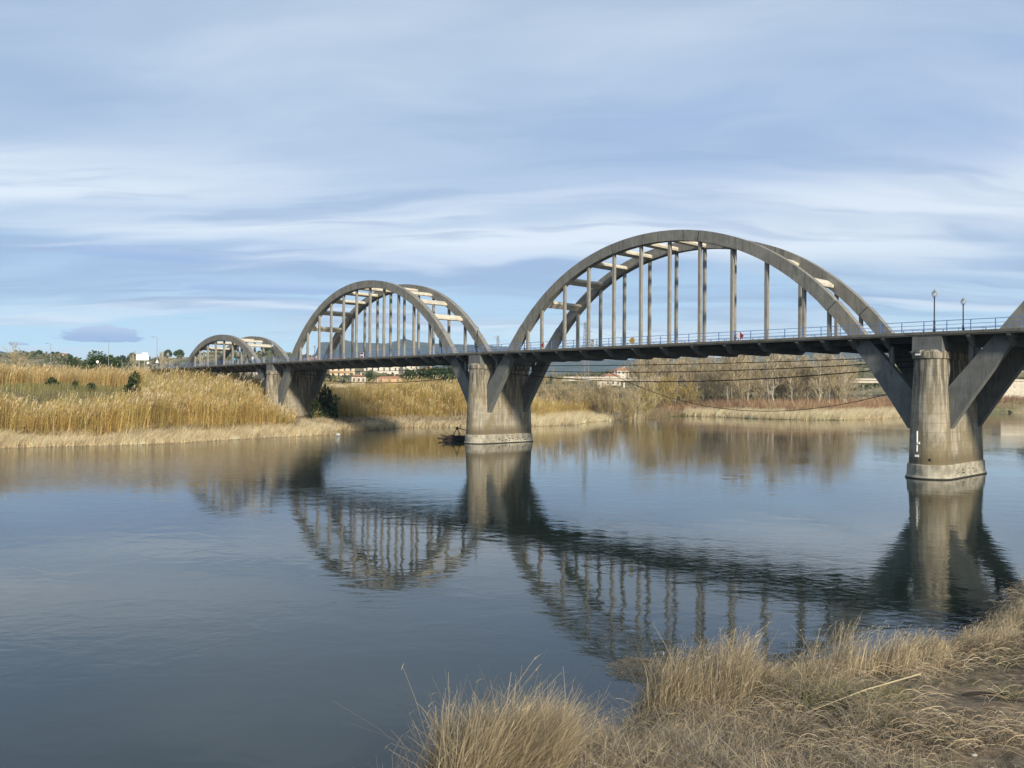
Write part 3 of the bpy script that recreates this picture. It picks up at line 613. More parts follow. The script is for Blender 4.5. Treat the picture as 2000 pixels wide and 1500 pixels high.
# pale shore grass
def shoregrass(n,px0,px1,d0,d1,h_,seed,label,cols=PALE,w=.07,Y1=420):
    p,z=sample_bank(n,px0,px1,d0,d1,seed=seed,clump=.25,Y1=Y1); m_=len(p); cl_=fbm(p[:,0]/1.6,p[:,1]/1.6,seed); h=h_*(.45+.8*rng_.rand(m_))*(.35+1.4*cl_); P0=np.column_stack([p,z-.05]); ln=np.column_stack([.45+.35*rng_.randn(m_),-.15+.35*rng_.randn(m_)])*h[:,None]
    parts=[ribbons(P0,P0+np.column_stack([ln*.2,h*.7]),P0+np.column_stack([ln,h]),np.full(m_,w),np.full(m_,w*.3),np.clip(tones(m_,cols)*(1+1.3*(fbm(p[:,0]/1.1,p[:,1]/1.1,seed+2)-.47))[:,None],.02,.85),3)]
    return mass('shore_grass',parts,M['leaf'],label,'grass')
shoregrass(34000,-60,640,.1,9,1.15,21,'pale straw grass lying along the waterline of the left bank',w=.06,Y1=190)
shoregrass(18000,640,925,.2,10,1.1,22,'pale dry grass at the waterline between the two left piers',PALE+[(.34,.26,.16)],.07,240)
shoregrass(14000,1030,1262,.2,10,1.5,23,'pale dry grass at the waterline right of the middle pier',w=.08,Y1=290)
shoregrass(26000,1335,1790,.3,14,2.0,24,'long band of pale straw grass on the far shore under the largest arch',w=.10)
shoregrass(9000,1790,2080,1.,16,1.0,25,'thin dry grass on the far shore behind the right pier',[(.42,.33,.19),(.34,.27,.16)],.12,480)
shoregrass(7000,1240,1345,1.,16,1.2,26,'brown trampled growth at the inlet of the far shore',[(.30,.23,.13),(.42,.33,.2)],.09,330)
# reddish brush
p,z=sample_bank(15000,1290,2050,12,42,seed=31,clump=.3); m_=len(p); h=5.4*(.55+.5*rng_.rand(m_))*np.interp(p[:,0]/p[:,1]*F+1000,[1290,1400,1760,2050],[.5,1,.9,.5]); P0=np.column_stack([p,z-.1]); parts=[]
tn=tones(m_,[(.29,.17,.10),(.36,.24,.13),(.24,.15,.10),(.42,.31,.18)])
for k in range(3):
    ln=.30*rng_.randn(m_,2)*h[:,None]; parts.append(ribbons(P0,P0+np.column_stack([ln*.3,h*.5]),P0+np.column_stack([ln,h*(.6+.4*rng_.rand(m_))]),np.full(m_,.08),np.full(m_,.05),tn,2))
mass('red_brush',parts,M['twig'],'reddish brown leafless brush behind the pale grass of the far shore','brush')
p,z=sample_bank(4200,-60,575,5,9.5,seed=33,clump=.75,Y1=200); m_=len(p); h=1.9*(.4+.8*rng_.rand(m_)); P0=np.column_stack([p,z-.1]); parts=[]
for k in range(4):
    ln=.45*rng_.randn(m_,2)*h[:,None]; parts.append(ribbons(P0,P0+np.column_stack([ln*.3,h*.6]),P0+np.column_stack([ln,h*(.4+.6*rng_.rand(m_))]),np.full(m_,.06),np.full(m_,.03),tones(m_,[(.24,.16,.09),(.32,.22,.11),(.14,.10,.065),(.20,.19,.09)]),2))
mass('tangled_brush',parts,M['twig'],'brown broken canes and brush at the foot of the left bank reeds','brush')
p,z=sample_bank(5000,560,925,4,12,seed=32,clump=.35,Y1=230); m_=len(p); h=1.9*(.5+.6*rng_.rand(m_)); P0=np.column_stack([p,z-.1]); parts=[]
for k in range(3):
    ln=.5*rng_.randn(m_,2)*h[:,None]; parts.append(ribbons(P0,P0+np.column_stack([ln*.3,h*.6]),P0+np.column_stack([ln,h*(.4+.5*rng_.rand(m_))]),np.full(m_,.05),np.full(m_,.03),tones(m_,[(.20,.16,.12),(.30,.22,.13),(.16,.12,.09)]),2))
mass('tangled_brush',parts,M['twig'],'grey brown tangled brush on the bank slope beside the piers','brush')
# ---------------------------------------------------------------- trees
def leaf_cloud(centres,radii,n,size,cols,flat=.8,seed=0):
    rs=np.random.RandomState(seed); c=np.array(centres,float); r=np.array(radii,float); k=rs.choice(len(c),n,p=r**2/np.sum(r**2))
    d=rs.randn(n,3); d/=np.linalg.norm(d,axis=1)[:,None]; q=(.55+.5*rs.rand(n,1)**.6); q*=1+.18*np.sin(d[:,:1]*7+k[:,None])*np.cos(d[:,1:2]*9)
    p=c[k]+d*r[k][:,None]*q*[1,1,flat]; a=rs.randn(n,3); a/=np.linalg.norm(a,axis=1)[:,None]; b_=np.cross(a,rs.randn(n,3)); b_/=np.linalg.norm(b_,axis=1)[:,None]
    s=(size*(.6+.8*rs.rand(n)))[:,None]; V=np.stack([p-a*s-b_*s*.5,p+a*s-b_*s*.5,p+a*s*.6+b_*s*.6,p-a*s*.6+b_*s*.6],1).reshape(-1,3)
    cc=np.array(cols)[rs.choice(len(cols),n)]*(1+.2*rs.randn(n,1)); return V,np.arange(n*4).reshape(-1,4),np.repeat(np.clip(cc,.008,.8),4,axis=0)
def tree_obj(name,trunk,crown,label,cat,group,cm=None,tm=None):
    e=tag(empty(name),label,cat,group)
    if trunk: link('trunk',trunk,tm or M['bark'],e)
    link('crown',crown,cm or M['foliage'],e); return e
M['bark']=simple('bark',(.16,.13,.10),.9); M['palebark']=simple('pale_bark',(.42,.38,.31),.85)
def place(src,x,y,label,sc=1.,rz=0.,sink=.1,first=[]):
    o=copy_tree(src) if id(src) in first else src; first.append(id(src)) if id(src) not in first else None
    o.location=(x,y,gz(x,y)-sink); o.scale=(sc,sc,sc) if not isinstance(sc,tuple) else sc; o.rotation_euler=(0,0,rz); o['label']=label; return o
def bare(seed,h,wd,stems=1,tw=.07,tcol=((.36,.30,.2),),low=.15,up=.55,nb=24):
    """trunk(s) with side limbs all the way up, sub-limbs and fine upswept twigs"""
    rs=np.random.RandomState(seed); tm=MB(); A=[];B_=[];C_=[];w0=[];w1=[]
    def rib(p,m_,e,a_,b_): A.append(p);B_.append(m_);C_.append(e);w0.append(a_);w1.append(b_)
    for st_ in range(stems):
        hh=h*(1 if st_==0 else rs.uniform(.6,.95)); az=rs.rand()*6.28; lean=(rs.uniform(.02,.08) if stems==1 else rs.uniform(.08,.34)); pts=[]
        for k in range(8):
            t_=k/7; pts.append(Vector((math.cos(az)*lean*hh*t_+rs.randn()*.012*hh*(k>0),math.sin(az)*lean*hh*t_+rs.randn()*.012*hh*(k>0),hh*t_)))
        r0=h*.0135/(stems**.35); tm.tube(pts,[max(.03,r0*(1-.88*k/7)) for k in range(8)],6,False)
        for k in range(nb if stems==1 else nb//2):
            t_=low+(.98-low)*rs.rand()**.85; f=t_*7; i0=min(int(f),6); p=pts[i0].lerp(pts[i0+1],f-i0); prof=(math.sin(math.pi*min(1,(t_-low)/(1-low)*.86+.16)))**.8
            l_=wd*.5*prof*rs.uniform(.6,1.15)+.5; a=rs.rand()*6.28; d=Vector((math.cos(a),math.sin(a),rs.uniform(.3,.3+up*1.6))).normalized(); u_=Vector((0,0,1))
            m_=p+d*l_*.55; e=p+d*l_+u_*l_*rs.uniform(.1,.5)*up*1.5; rib(p,m_,e,max(tw,.16*l_/5),tw)
            q_=[p.lerp(m_,.7),m_,m_.lerp(e,.4),m_.lerp(e,.8),e]
            for j in range(7):
                s0=rs.rand(); c0=(1-s0)**2*p+2*s0*(1-s0)*m_+s0*s0*e; d2=(d+Vector(rs.randn(3))*.6+u_*up).normalized(); l2=l_*rs.uniform(.25,.55)+.4; m2=c0+d2*l2*.5+Vector(rs.randn(3))*.06*l2; e2=c0+d2*l2+u_*l2*.15; rib(c0,m2,e2,tw*1.15,tw*.8)
                for i in range(5):
                    s1=rs.uniform(.2,1); c1=(1-s1)**2*c0+2*s1*(1-s1)*m2+s1*s1*e2; d3=(d2+Vector(rs.randn(3))*.6+u_*.35).normalized(); l3=rs.uniform(.45,1.25)*(h/18)**.5; rib(c1,c1+d3*l3*.5+Vector(rs.randn(3))*.07,c1+d3*l3,tw*.85,tw*.45)
    n=len(A); f=lambda L_: np.array([tuple(a) for a in L_]); base=np.array(tcol)[rs.choice(len(tcol),n)]
    return tm.mesh('trunk'),npmesh('crown',*ribbons(f(A),f(B_),f(C_),np.array(w0),np.array(w1),np.clip(base*(1+.2*rs.randn(n,1)),.02,.9),2))
GB='leafless riverside trees on the far bank'
protos=[]
TB=((.38,.31,.18),(.46,.37,.21),(.31,.25,.15)); TP=((.45,.39,.27),(.53,.46,.33),(.36,.30,.20))
for s_,wd_,st_,pl in ((1,9,3,0),(2,6.5,1,1),(3,11,4,0),(4,5.5,1,1),(5,8,2,0)):
    tmsh,cr_=bare(s_,18,wd_,st_,.08,TP if pl else TB,.18 if pl else .1,.6,30); protos.append(tree_obj('bare_tree',tmsh,cr_,'x','tree',GB,M['twig'],M['palebark'] if pl else M['bark']))
rs=np.random.RandomState(5)
spots=[]
for px in np.linspace(1240,1655,44): spots.append((px+rs.randn()*6,318+rs.rand()*25 if px<1440 else 290+rs.rand()*30,rs.choice(5),.98+.24*rs.rand()))
for px in np.linspace(1270,1650,30): spots.append((px+rs.randn()*8,345+rs.rand()*25,rs.choice([0,2,4]),1.12+.2*rs.rand()))
for px in np.linspace(1046,1240,20): spots.append((px+rs.randn()*4,236+rs.rand()*16,rs.choice([0,2,4]),.50+.20*rs.rand()))
for px in np.linspace(1662,1790,7): spots.append((px+rs.randn()*5,330+rs.rand()*30,rs.choice([1,3]),.42+.22*rs.rand()))
for px in (1880,1925,1990,2040): spots.append((px,470+rs.rand()*20,1,.5))
KN=['broad brown','tall pale-trunked','wide grey brown','slender pale','dense brown']
used={}
def wherepx(px): 
    return ('just right of the middle pier' if px<1120 else 'left of the far houses' if px<1185 else 'in front of the far houses' if px<1240 else 'at the left end of the tall wood' if px<1310 else 'left of the yellow sign\'s reflection' if 0 else 'under the yellow sign side of the largest arch' if px<1380 else 'below the middle of the largest arch' if px<1470 else 'below the red and white diamond, right part of wood' if px<1560 else 'at the right end of the tall wood' if px<1660 else 'beside the white viaduct' if px<1800 else 'behind the right pier')
for px,Y,kd,sc in spots:
    x=at(px,Y); o=place(protos[kd],x,Y,'x',sc,rs.rand()*6.28); o['_k']=1
    del o['_k']
    key=(KN[kd],wherepx(px)); used.setdefault(key,[]).append((px,sc,o))
for (kn,wh),lst in used.items():
    lst.sort(key=lambda a:a[0]); n=len(lst)
    for i,(px,sc,o) in enumerate(lst):
        lab=f'{kn} leafless tree {wh}'
        if n==2: lab+=[', the left of two',', the right of two'][i]
        elif n==3: lab+=[', leftmost of three',', middle of three',', rightmost of three'][i]
        elif n>3: lab+=f', '+['leftmost','second from left','third from left','fourth from left','fifth from left','sixth from left','seventh from left','eighth from left','ninth from left'][min(i,8)]
        o['label']=' '.join(lab.split()[:16])
# yellowish willow thickets among them
def bush(cs,rsz,n,size,cols,seed,flat=.9): return npmesh('crown',*leaf_cloud(cs,rsz,n,size,cols,flat,seed))
tcol=((.40,.31,.12),(.36,.27,.10),(.45,.36,.16))
wt,wc=bare(21,10,9,5,.08,tcol,.05,.35,30); wil=tree_obj('willow_tree',wt,wc,'x','tree','yellow-twigged willows',M['twig'])
for px,Y,sc,lb in ((1262,262,1.0,'rounded yellow-twigged willow at the inlet of the far shore'),(1300,312,1.2,'tall yellow-twigged willow left of the pale trunked trees'),(1225,246,.6,'small yellow-twigged willow beside the graffitied abutment'),(1345,312,1.0,'yellow-twigged willow under the deep curve of the slack cable')): place(wil,at(px,Y),Y,lb,sc,px)
# evergreens
PINE=[(.045,.075,.028),(.06,.095,.032),(.035,.058,.022),(.08,.11,.04)]
def pine(seed,h,wd,n=2600):
    rs=np.random.RandomState(seed); c=[];r=[]
    for k in range(11): a=rs.rand()*6.28; q=wd*.5*rs.rand()**.6*.72; zz=h*(.45+.45*rs.rand()); c.append((q*math.cos(a),q*math.sin(a),zz)); r.append(wd*(.17+.13*rs.rand()))
    t=MB().tube([(0,0,0),(.1,.05,h*.3),(0,0,h*.7)],[h*.03,h*.025,h*.01],6)
    for k in range(5): t.tube([(0,0,h*.35),tuple(np.array(c[k])*.9)],[h*.012,h*.006],5)
    return t.mesh('trunk'),bush(c,r,n,.26,PINE,seed,.75)
GP='evergreen trees on the far bank'
pts=[tree_obj('pine_tree',*pine(s_,10,9),'x','pine tree',GP) for s_ in (41,42,43)]
for px,Y,ty,lb,wm_ in [(168,300,703,'low dark green pine left in the clump beside the cypresses',.8),(187,296,690,'tallest dark green pine of the clump left of the round sign',1.),(205,302,697,'dark green pine right of the tallest one, near the round sign',.9),(222,306,700,'small dark pine at the right end of the left clump',.7),
   (797,335,722,'leftmost dark pine of the row under the middle arch',.9),(818,338,721,'second pine of the row under the middle arch',.9),(842,333,718,'third pine of the row under the middle arch',.85),(868,330,714,'tallest pine of the row under the middle arch',1.05),(893,334,719,'rightmost pine of the row under the middle arch',.85),(724,400,724,'small dark pine right of the cream apartment house',.6),
   (20,285,712,'dark green tree at the left edge behind the reeds',.8),(50,290,715,'dark green tree just right of the pale tall bare tree',.7),(2010,520,700,'dark pine above the viaduct at the right edge',1.)]:
    x=at(px,Y); g0=gz(x,Y); sc=max(.35,(zat(px,ty,Y)-g0)/10); place(pts[int(px)%3],x,Y,lb,(sc*wm_*1.1,sc*wm_*1.1,sc),px)
# small round trees along the hill crest
rt=tree_obj('hill_tree',MB().tube([(0,0,0),(0,0,3)],[.25,.15],5).mesh('trunk'),bush([(0,0,4),(1.2,.5,3.6),(-1.1,-.4,3.8),(0,.2,5.2)],[2.2,1.6,1.6,1.5],500,.5,PINE,55),'x','tree','small trees dotting the far hills')
hp=[(62,'just left of the first tall lamp'),(76,'between the first tall lamp and the white hut'),(103,'right of the first tall lamp'),(112,'left of the white hut'),(132,'left of the cypresses'),(214,'behind the second tall lamp'),(224,'right of the second tall lamp'),(230,'second right of the second tall lamp'),(240,'midway to the billboard'),(248,'second before the billboard'),(258,'just before the billboard'),(273,'above the billboard'),(327,'right of the third tall lamp'),(345,'near the left foot of the smallest arch'),(352,'touching the left foot of the smallest arch'),(455,'above the person in cyan'),(518,'left of the lamp at the third pier'),(532,'behind the lamp at the third pier')]
for i,(px,wh) in enumerate(hp):
    Y=800+30*math.sin(i*2.3); x=at(px,Y); place(rt,x,Y,f'small round hill tree {wh}',1.1+.5*abs(math.sin(i*1.7)),i,.5)
# scattered scrub on hills
n=5200; azs=rs.uniform(-.6,.62,n); ry=rs.uniform(430,1000,n); P_=np.stack([np.sin(azs)*ry,np.cos(azs)*ry],1); k=fbm(P_[:,0]/60,P_[:,1]/60,17)>.50; P_=P_[k]; zz=height(P_); sz=rs.uniform(1.2,3.2,len(P_))
c=np.column_stack([P_,zz+sz*.4]); parts=[]
for j in range(18):
    d=rs.randn(len(c),3)*np.array([.55,.55,.32])*sz[:,None]; a=rs.randn(len(c),3); a/=np.linalg.norm(a,axis=1)[:,None]; b_=np.cross(a,rs.randn(len(c),3)); b_/=np.linalg.norm(b_,axis=1)[:,None]; s_=(sz*.42)[:,None]; p=c+d
    V=np.stack([p-a*s_-b_*s_*.6,p+a*s_-b_*s_*.6,p+a*s_*.6+b_*s_*.6,p-a*s_*.6+b_*s_*.6],1).reshape(-1,3); cc=np.array([(.13,.14,.07),(.17,.16,.09),(.10,.115,.06)])[rs.choice(3,len(c))]; parts.append((V,np.arange(len(c)*4).reshape(-1,4),np.repeat(cc,4,axis=0)))
mass('hillside_scrub',parts,M['foliage'],'olive green scrub covering the far hillsides','scrub')
# cypresses
cy=tree_obj('cypress_tree',MB().tube([(0,0,0),(0,0,2)],[.2,.12],5).mesh('trunk'),bush([(0,0,2),(0,0,4),(0,0,6),(0,0,7.6)],[.9,1.,.8,.45],900,.22,PINE[:3],57,1.3),'x','cypress','cypresses by the house')
for px,ty,lb in ((135,694,'left slim dark cypress rising above the reeds'),(139,692,'middle slim dark cypress, the tallest of three'),(146,697,'right slim dark cypress beside the cream house')): Y=300; x=at(px,Y); g0=gz(x,Y); place(cy,x,Y,lb,(.8,.8,(zat(px,ty,Y)-g0)/8.3))
# dark bushes on the left bank
sb=tree_obj('dark_bush',MB().tube([(0,0,0),(0,0,1)],[.1,.06],5).mesh('trunk'),bush([(0,0,1),(.9,.2,.8),(-.8,0,.9),(.2,0,2.),(-1.5,.3,.5),(1.5,0,.5)],[1.1,.9,.9,.8,.7,.7],1500,.16,[(.035,.055,.02),(.05,.07,.025),(.025,.04,.018)],61),'x','bush','dark evergreen bushes on the bank')
for px,Y,ty,wx,lb in ((263,172,727,1.7,'dark green conical bush beside the left end of the bridge'),(104,170,736,.95,'dark bush standing below the cypresses between the reeds'),(146,169,743,.7,'low dark bush in the middle of the reed gap'),(178,171,747,1.0,'wide grey-green bush right of the low dark one'),(482,168,750,1.0,'small dark bush right under the smallest arch'),(634,178,754,1.7,'big dark bush against the third pier, right side'),(620,176,778,1.2,'dark bush touching the strut of the third pier'),(655,184,772,1.3,'brownish dark bush right of the third pier')):
    x=at(px,Y); g0=gz(x,Y); place(sb,x,Y,lb,(wx,wx,max(.6,(zat(px,ty,Y)-g0)/2.8)),px)
# bare trees at left
bt=protos[2]; 
for px,Y,ty,kd,lb in ((38,262,672,0,'tall spreading bare tree at the far left above the reeds'),(12,275,703,2,'bare brown tree at the left edge'),(60,280,705,4,'low bare brown tree right of the tall spreading one'),(262,300,688,3,'thin bare tree just left of the billboard'),(312,300,690,1,'thin bare tree right of the third tall lamp'),(395,300,690,3,'thin bare tree seen through the smallest arch'),(330,300,692,3,'thin bare tree left of the small arch')):
    x=at(px,Y); g0=gz(x,Y); place(protos[kd],x,Y,lb,(zat(px,ty,Y)-g0)/18,px)
# ---------------------------------------------------------------- buildings
M['cream']=simple('cream_render',(.56,.46,.30),.85,var=.06); M['wallw']=simple('white_render',(.55,.50,.42),.85,var=.06); M['tile']=simple('roof_tile',(.34,.17,.10),.85); M['glass']=simple('window_glass',(.05,.06,.07),.2); M['salmon']=simple('salmon_render',(.60,.36,.22),.85)
def house(px,Y,wd,dp,hh,st,mat,label,roof='hip',nw=3,rot=.3,group=None,trim=None):
    x=at(px,Y); e=tag(empty('house',(x,Y,gz(x,Y)-.8),rot),label,'house',group)
    hh+=.8; MB().box(-wd/2,wd/2,-dp/2,dp/2,0,hh).build('wall',mat,e)
    rb=MB()
    if roof=='hip':
        o=.4; rb.add([(-wd/2-o,-dp/2-o,hh),(wd/2+o,-dp/2-o,hh),(wd/2+o,dp/2+o,hh),(-wd/2-o,dp/2+o,hh),(-wd/2+dp*.4,0,hh+dp*.22),(wd/2-dp*.4,0,hh+dp*.22)],[(3,2,1,0),(0,1,5,4),(1,2,5),(2,3,4,5),(3,0,4)])
    else: rb.box(-wd/2-.2,wd/2+.2,-dp/2-.2,dp/2+.2,hh,hh+.35)
    rf=rb.build('roof',M['tile'] if roof=='hip' else (trim or mat),e); MB().box(wd*.2,wd*.2+.7,-.35,.35,hh+.2,hh+dp*.22+.9).build('chimney',mat,rf)
    fh=(hh-.8)/st
    for s_ in range(st):
        for k in range(nw):
            u=-wd/2+wd*(k+.5)/nw; z0=.8+fh*s_+fh*.3; wn=MB(); wn.box(u-.55,u+.55,-dp/2-.06,-dp/2+.05,z0,z0+fh*.5); f=wn.build('window',M['glass'],e)
            MB().box(u-.7,u+.7,-dp/2-.12,-dp/2-.062,z0-.12,z0).build('sill',M['wallw'],f)
        if trim and s_: MB().box(-wd/2-.6,wd/2-.5,-dp/2-1.1,-dp/2-.13,.8+fh*s_-.15,.8+fh*s_+.75).build('balcony',trim,e)
    return e
house(662,520,15,11,9.6,3,M['cream'],'cream apartment house with salmon balconies under the middle arch','hip',4,.5,None,M['salmon'])
house(698,440,7.5,6,3.6,1,M['wallw'],'small white hip-roofed house right of the cream apartment house','hip',3,.4)
house(676,540,9,9,7.0,2,M['wallw'],'white block attached behind the cream apartment house','flat',2,.4)
house(760,470,14,7,3.0,1,M['salmon'],'low salmon house in front of the pine row','hip',3,.2)
house(745,640,26,10,5.0,1,M['wallw'],'long low white building behind the salmon house','flat',6,.1)
for i,(px,Y,h_) in enumerate([(735,720,6),(770,740,6),(800,700,6),(835,730,6),(610,600,6)]): house(px,Y,14,9,h_,2,M['cream'] if i%2 else M['wallw'],['pale village house just right of the long white building','cream village house above the salmon house','pale village house above the leftmost pine','cream village house between the pines','pale house next to the third pier'][i],'hip',3,.2*i,'village houses on the slope')
house(1193,470,9,8,5.2,2,M['wallw'],'white house with orange roof right of the middle pier','hip',3,.2)
house(1210,560,10,8,6.5,2,M['wallw'],'higher white house behind the orange-roofed one','hip',3,.5)
house(1214,800,12,8,4,1,M['cream'],'lone cream house high on the hillside right of the middle pier','hip',2,.3)
house(417,330,3.4,5,5.2,2,M['wallw'],'narrow white house seen through the smallest arch','flat',1,.1)
house(441,340,4.2,5,3.4,1,M['cream'],'low cream house seen through the smallest arch','flat',1,.1)
house(155,330,5,5,5.0,1,M['cream'],'cream house half hidden beside the cypresses','hip',1,.2)
house(122,800,9,7,7,1,M['wallw'],'white hut on the far hill at left','hip',1,.2)
house(495,420,12,8,5.5,2,M['wallw'],'white building seen below the deck of the smallest arch','flat',3,.1)
def wallrun(name,pts,h_,th,mat,label,cat):
    mb=MB()
    for (px,Y),(qx,Z_) in zip(pts[:-1],pts[1:]):
        a=Vector((at(px,Y),Y,0)); b_=Vector((at(qx,Z_),Z_,0)); n_=(b_-a).normalized(); s_=Vector((-n_.y,n_.x,0))*th/2; za=gz(a.x,a.y); zb_=gz(b_.x,b_.y)
        mb.add([tuple(a-s_+Vector((0,0,za-2))),tuple(b_-s_+Vector((0,0,zb_-2))),tuple(b_+s_+Vector((0,0,zb_-2))),tuple(a+s_+Vector((0,0,za-2))),tuple(a-s_+Vector((0,0,za+h_))),tuple(b_-s_+Vector((0,0,zb_+h_))),tuple(b_+s_+Vector((0,0,zb_+h_))),tuple(a+s_+Vector((0,0,za+h_)))],[(3,2,1,0),(4,5,6,7),(0,1,5,4),(1,2,6,5),(2,3,7,6),(3,0,4,7)])
    tag(mb.build(name,mat),label,cat)
wallrun('low_wall',[(620,300),(700,305),(790,300),(915,296)],.9,.4,M['pale'],'long low pale wall behind the reeds of the middle arch','wall')
wallrun('retaining_wall',[(440,240),(480,236),(519,230)],2.2,1.2,M['pale'],'pale concrete retaining wall left of the third pier','wall')
# viaduct
vd=tag(empty('viaduct',(at(1820,430),430,0),-.06),'long white concrete viaduct crossing behind the far shore','viaduct')
zt=zat(1820,742,430)
MB().box(-190,70,-4,4,zt-.45,zt+.35).build('parapet',M['wallw'],vd); MB().box(-190,70,-3.4,3.4,zt-1.9,zt-.452).build('girder',M['pale'],vd)
for q in (-158,-120,-82,-44.,-8.,60.): MB().box(q-.45,q+.45,-2,2,0,zt-1.92).build('pier',M['wallw'],vd)
MB().box(32,58,-5,4.2,6.4,zt-1.95).build('abutment',M['pale'],vd); MB().box(-172,-167.5,-3.2,3,2,zt-1.95).build('abutment',M['wallw'],vd)
MB().prism([(28,2),(32,6.4),(37,2)],1,-7,-5.05).build('apron',M['wallw'],vd)
# ---------------------------------------------------------------- street furniture on the left road
M['galv']=simple('galvanised_pole',(.30,.31,.31),.5,.4)
def pole_lamp(px,Y,ty,label):
    x=at(px,Y); g0=gz(x,Y); h_=zat(px,ty,Y)-g0; e=tag(empty('street_lamp',(x,Y,g0-.2)),label,'street lamp','tall road lamps on the left bank')
    MB().tube([(0,0,0),(0,0,h_*.5),(0,0,h_)],[.12,.09,.06],7).build('pole',M['galv'],e); MB().tube([(0,0,h_),(-.5,0,h_+.12),(-1.1,0,h_+.12)],.04,5).build('arm',M['galv'],e); MB().box(-1.75,-1.0,-.15,.15,h_+.06,h_+.2).build('lamp_head',M['galv'],e)
pole_lamp(98.5,262,671,'first tall road lamp from the left, above the reeds'); pole_lamp(211.5,262,666,'second tall road lamp, between the pines and the billboard'); pole_lamp(306,248,658,'third tall road lamp, right of the white billboard')
def post_sign(px,Y,py,r_,kind,label):
    x=at(px,Y); g0=gz(x,Y); zc=zat(px,py,Y); e=tag(empty('road_sign',(x,Y,g0-.2)),label,'road sign'); MB().tube([(0,.06,0),(0,.06,zc-g0+.2)],.05,6).build('post',M['galv'],e)
    mb=MB()
    if kind=='round': mb.prism([(r_*math.cos(a*math.pi/10),zc-g0+.2+r_*math.sin(a*math.pi/10)) for a in range(20)],1,-.03,.0)
    else: mb.prism([(-r_,zc-g0+.2-r_*.8),(r_,zc-g0+.2-r_*.8),(0,zc-g0+.2+r_)],1,-.03,.0)
    mb.build('panel',M['white'],e)
post_sign(190,215,707,.33*1.1,'round','round white road sign above the reeds'); post_sign(306.5,236,706,.5,'tri','triangular white road sign at the left end of the bridge'); post_sign(288.5,236,709,.32,'round','small white round sign under the billboard corner')
Y=225; x=at(278,Y); g0=gz(x,Y); bb=tag(empty('billboard',(x,Y,g0-.2),.05),'blank white stepped billboard on two posts left of the bridge','billboard')
zz=lambda py: zat(278,py,Y)-g0+.2
mb=MB(); w1_=1/F*Y; mb.prism([(-12*w1_,zz(704)),(12*w1_,zz(704)),(12*w1_,zz(693.5)),(9.5*w1_,zz(693.5)),(9.5*w1_,zz(689)),(-1*w1_,zz(689)),(-1*w1_,zz(692.5)),(-12*w1_,zz(692.5))],1,-.05,.05); mb.build('panel',M['white'],bb)
for q in (-7,3.5): MB().box(q*w1_-.1,q*w1_+.1,.06,.26,0,zz(694)).build('post',M['grey'],bb)
# pylons and wires
def pylon(px,Y,ty,label,aw=4.):
    x=at(px,Y); g0=gz(x,Y); h_=zat(px,ty,Y)-g0; e=tag(empty('power_pylon',(x,Y,g0),.5),label,'pylon','power pylons behind the bridge'); mb=MB(); b_=1.4; t_=.45
    wz=lambda z:b_+(t_-b_)*z/h_
    for sx in (-1,1):
        for sy in (-1,1): mb.tube([(sx*b_,sy*b_,0),(sx*t_,sy*t_,h_)],.13,4)
    z=0; k=0
    while z<h_-2:
        z2=z+h_*.055; a,c=wz(z),wz(z2); s_=1 if k%2 else -1
        for y_ in (-1,1): mb.tube([(-s_*a,y_*a,z),(s_*c,y_*c,z2)],.07,3); mb.tube([(y_*a,-s_*a,z),(y_*c,s_*c,z2)],.07,3)
        z=z2; k+=1
    mb.build('mast',M['galv'],e); tips=[]
    for zf,s_ in ((.97,-1),(.86,1),(.76,-1)):
        z=h_*zf; am=MB().tube([(0,0,z+.6),(s_*aw,0,z)],.09,4).tube([(0,0,z-.6),(s_*aw,0,z)],.09,4); am.build('arm',M['galv'],e); tips.append(e.location+Matrix.Rotation(.5,3,'Z')@Vector((s_*aw,0,z)))
    return tips
t1=pylon(1143,420,629,'taller lattice power pylon behind the left half of the largest arch'); t2=pylon(972,560,656,'smaller lattice power pylon between the middle and largest arches')
def wire(a,b_,sag,label):
    pts=[]
    for k in range(17): q=k/16; p=a.lerp(b_,q); p.z-=sag*4*q*(1-q); pts.append(p)
    tag(MB().tube(pts,.035,3).build('power_line',M['galv']),label,'power line','wires strung between the pylons')
for a,b_,nm in zip(t1,t2,('uppermost','middle','lowest')): wire(a,b_,7,f'{nm} thin wire strung between the two pylons'); wire(a,a+Vector((150,-30,-4)),8,f'{nm} thin wire running right from the taller pylon behind the arch')
# ---------------------------------------------------------------- driftwood and birds
M['wood']=simple('wet_wood',(.035,.026,.02),.8)
def branch(pts,r_,mat=None,n=6):
    return MB().tube(pts,[r_*(1-.6*i/(len(pts)-1)) for i in range(len(pts))],n)
rs=np.random.RandomState(8); bx_,by_=at(890,136.5),136.5
dp=MB()
for k in range(75):
    a=rs.uniform(-.5,.5)+(math.pi if rs.rand()<.7 else 0); l_=rs.uniform(1.2,3.6); c0=Vector((bx_+rs.uniform(-1.,1.9),by_+rs.uniform(-.8,.8),rs.uniform(-.05,.75))); d=Vector((math.cos(a),math.sin(a)*.6,rs.uniform(-.12,.22)))
    dp.tube([c0-d*l_*.4,c0+Vector((0,0,rs.uniform(-.1,.12))),c0+d*l_*.6],[.11,.09,.04],5)
dp.tube([(bx_-3.,by_,.45),(bx_-1.5,by_,.25),(bx_+1,by_,.3)],[.09,.2,.24],7); dp.tube([(bx_-.6,by_,.4),(bx_+.3,by_,2.1)],[.09,.06],5); dp.tube([(bx_+.9,by_,.4),(bx_+.35,by_,2.15)],[.08,.06],5); dp.tube([(bx_+.35,by_,2.1),(bx_+2.,by_-.1,1.7)],[.07,.06],5); dp.lathe([(.05,-.3),(.25,-.1),(.28,.1),(.05,.3)],7,(bx_+.3,by_,2.05))
tag(dp.build('driftwood',M['wood']),'dark pile of drifted branches caught against the pier in the river','driftwood')
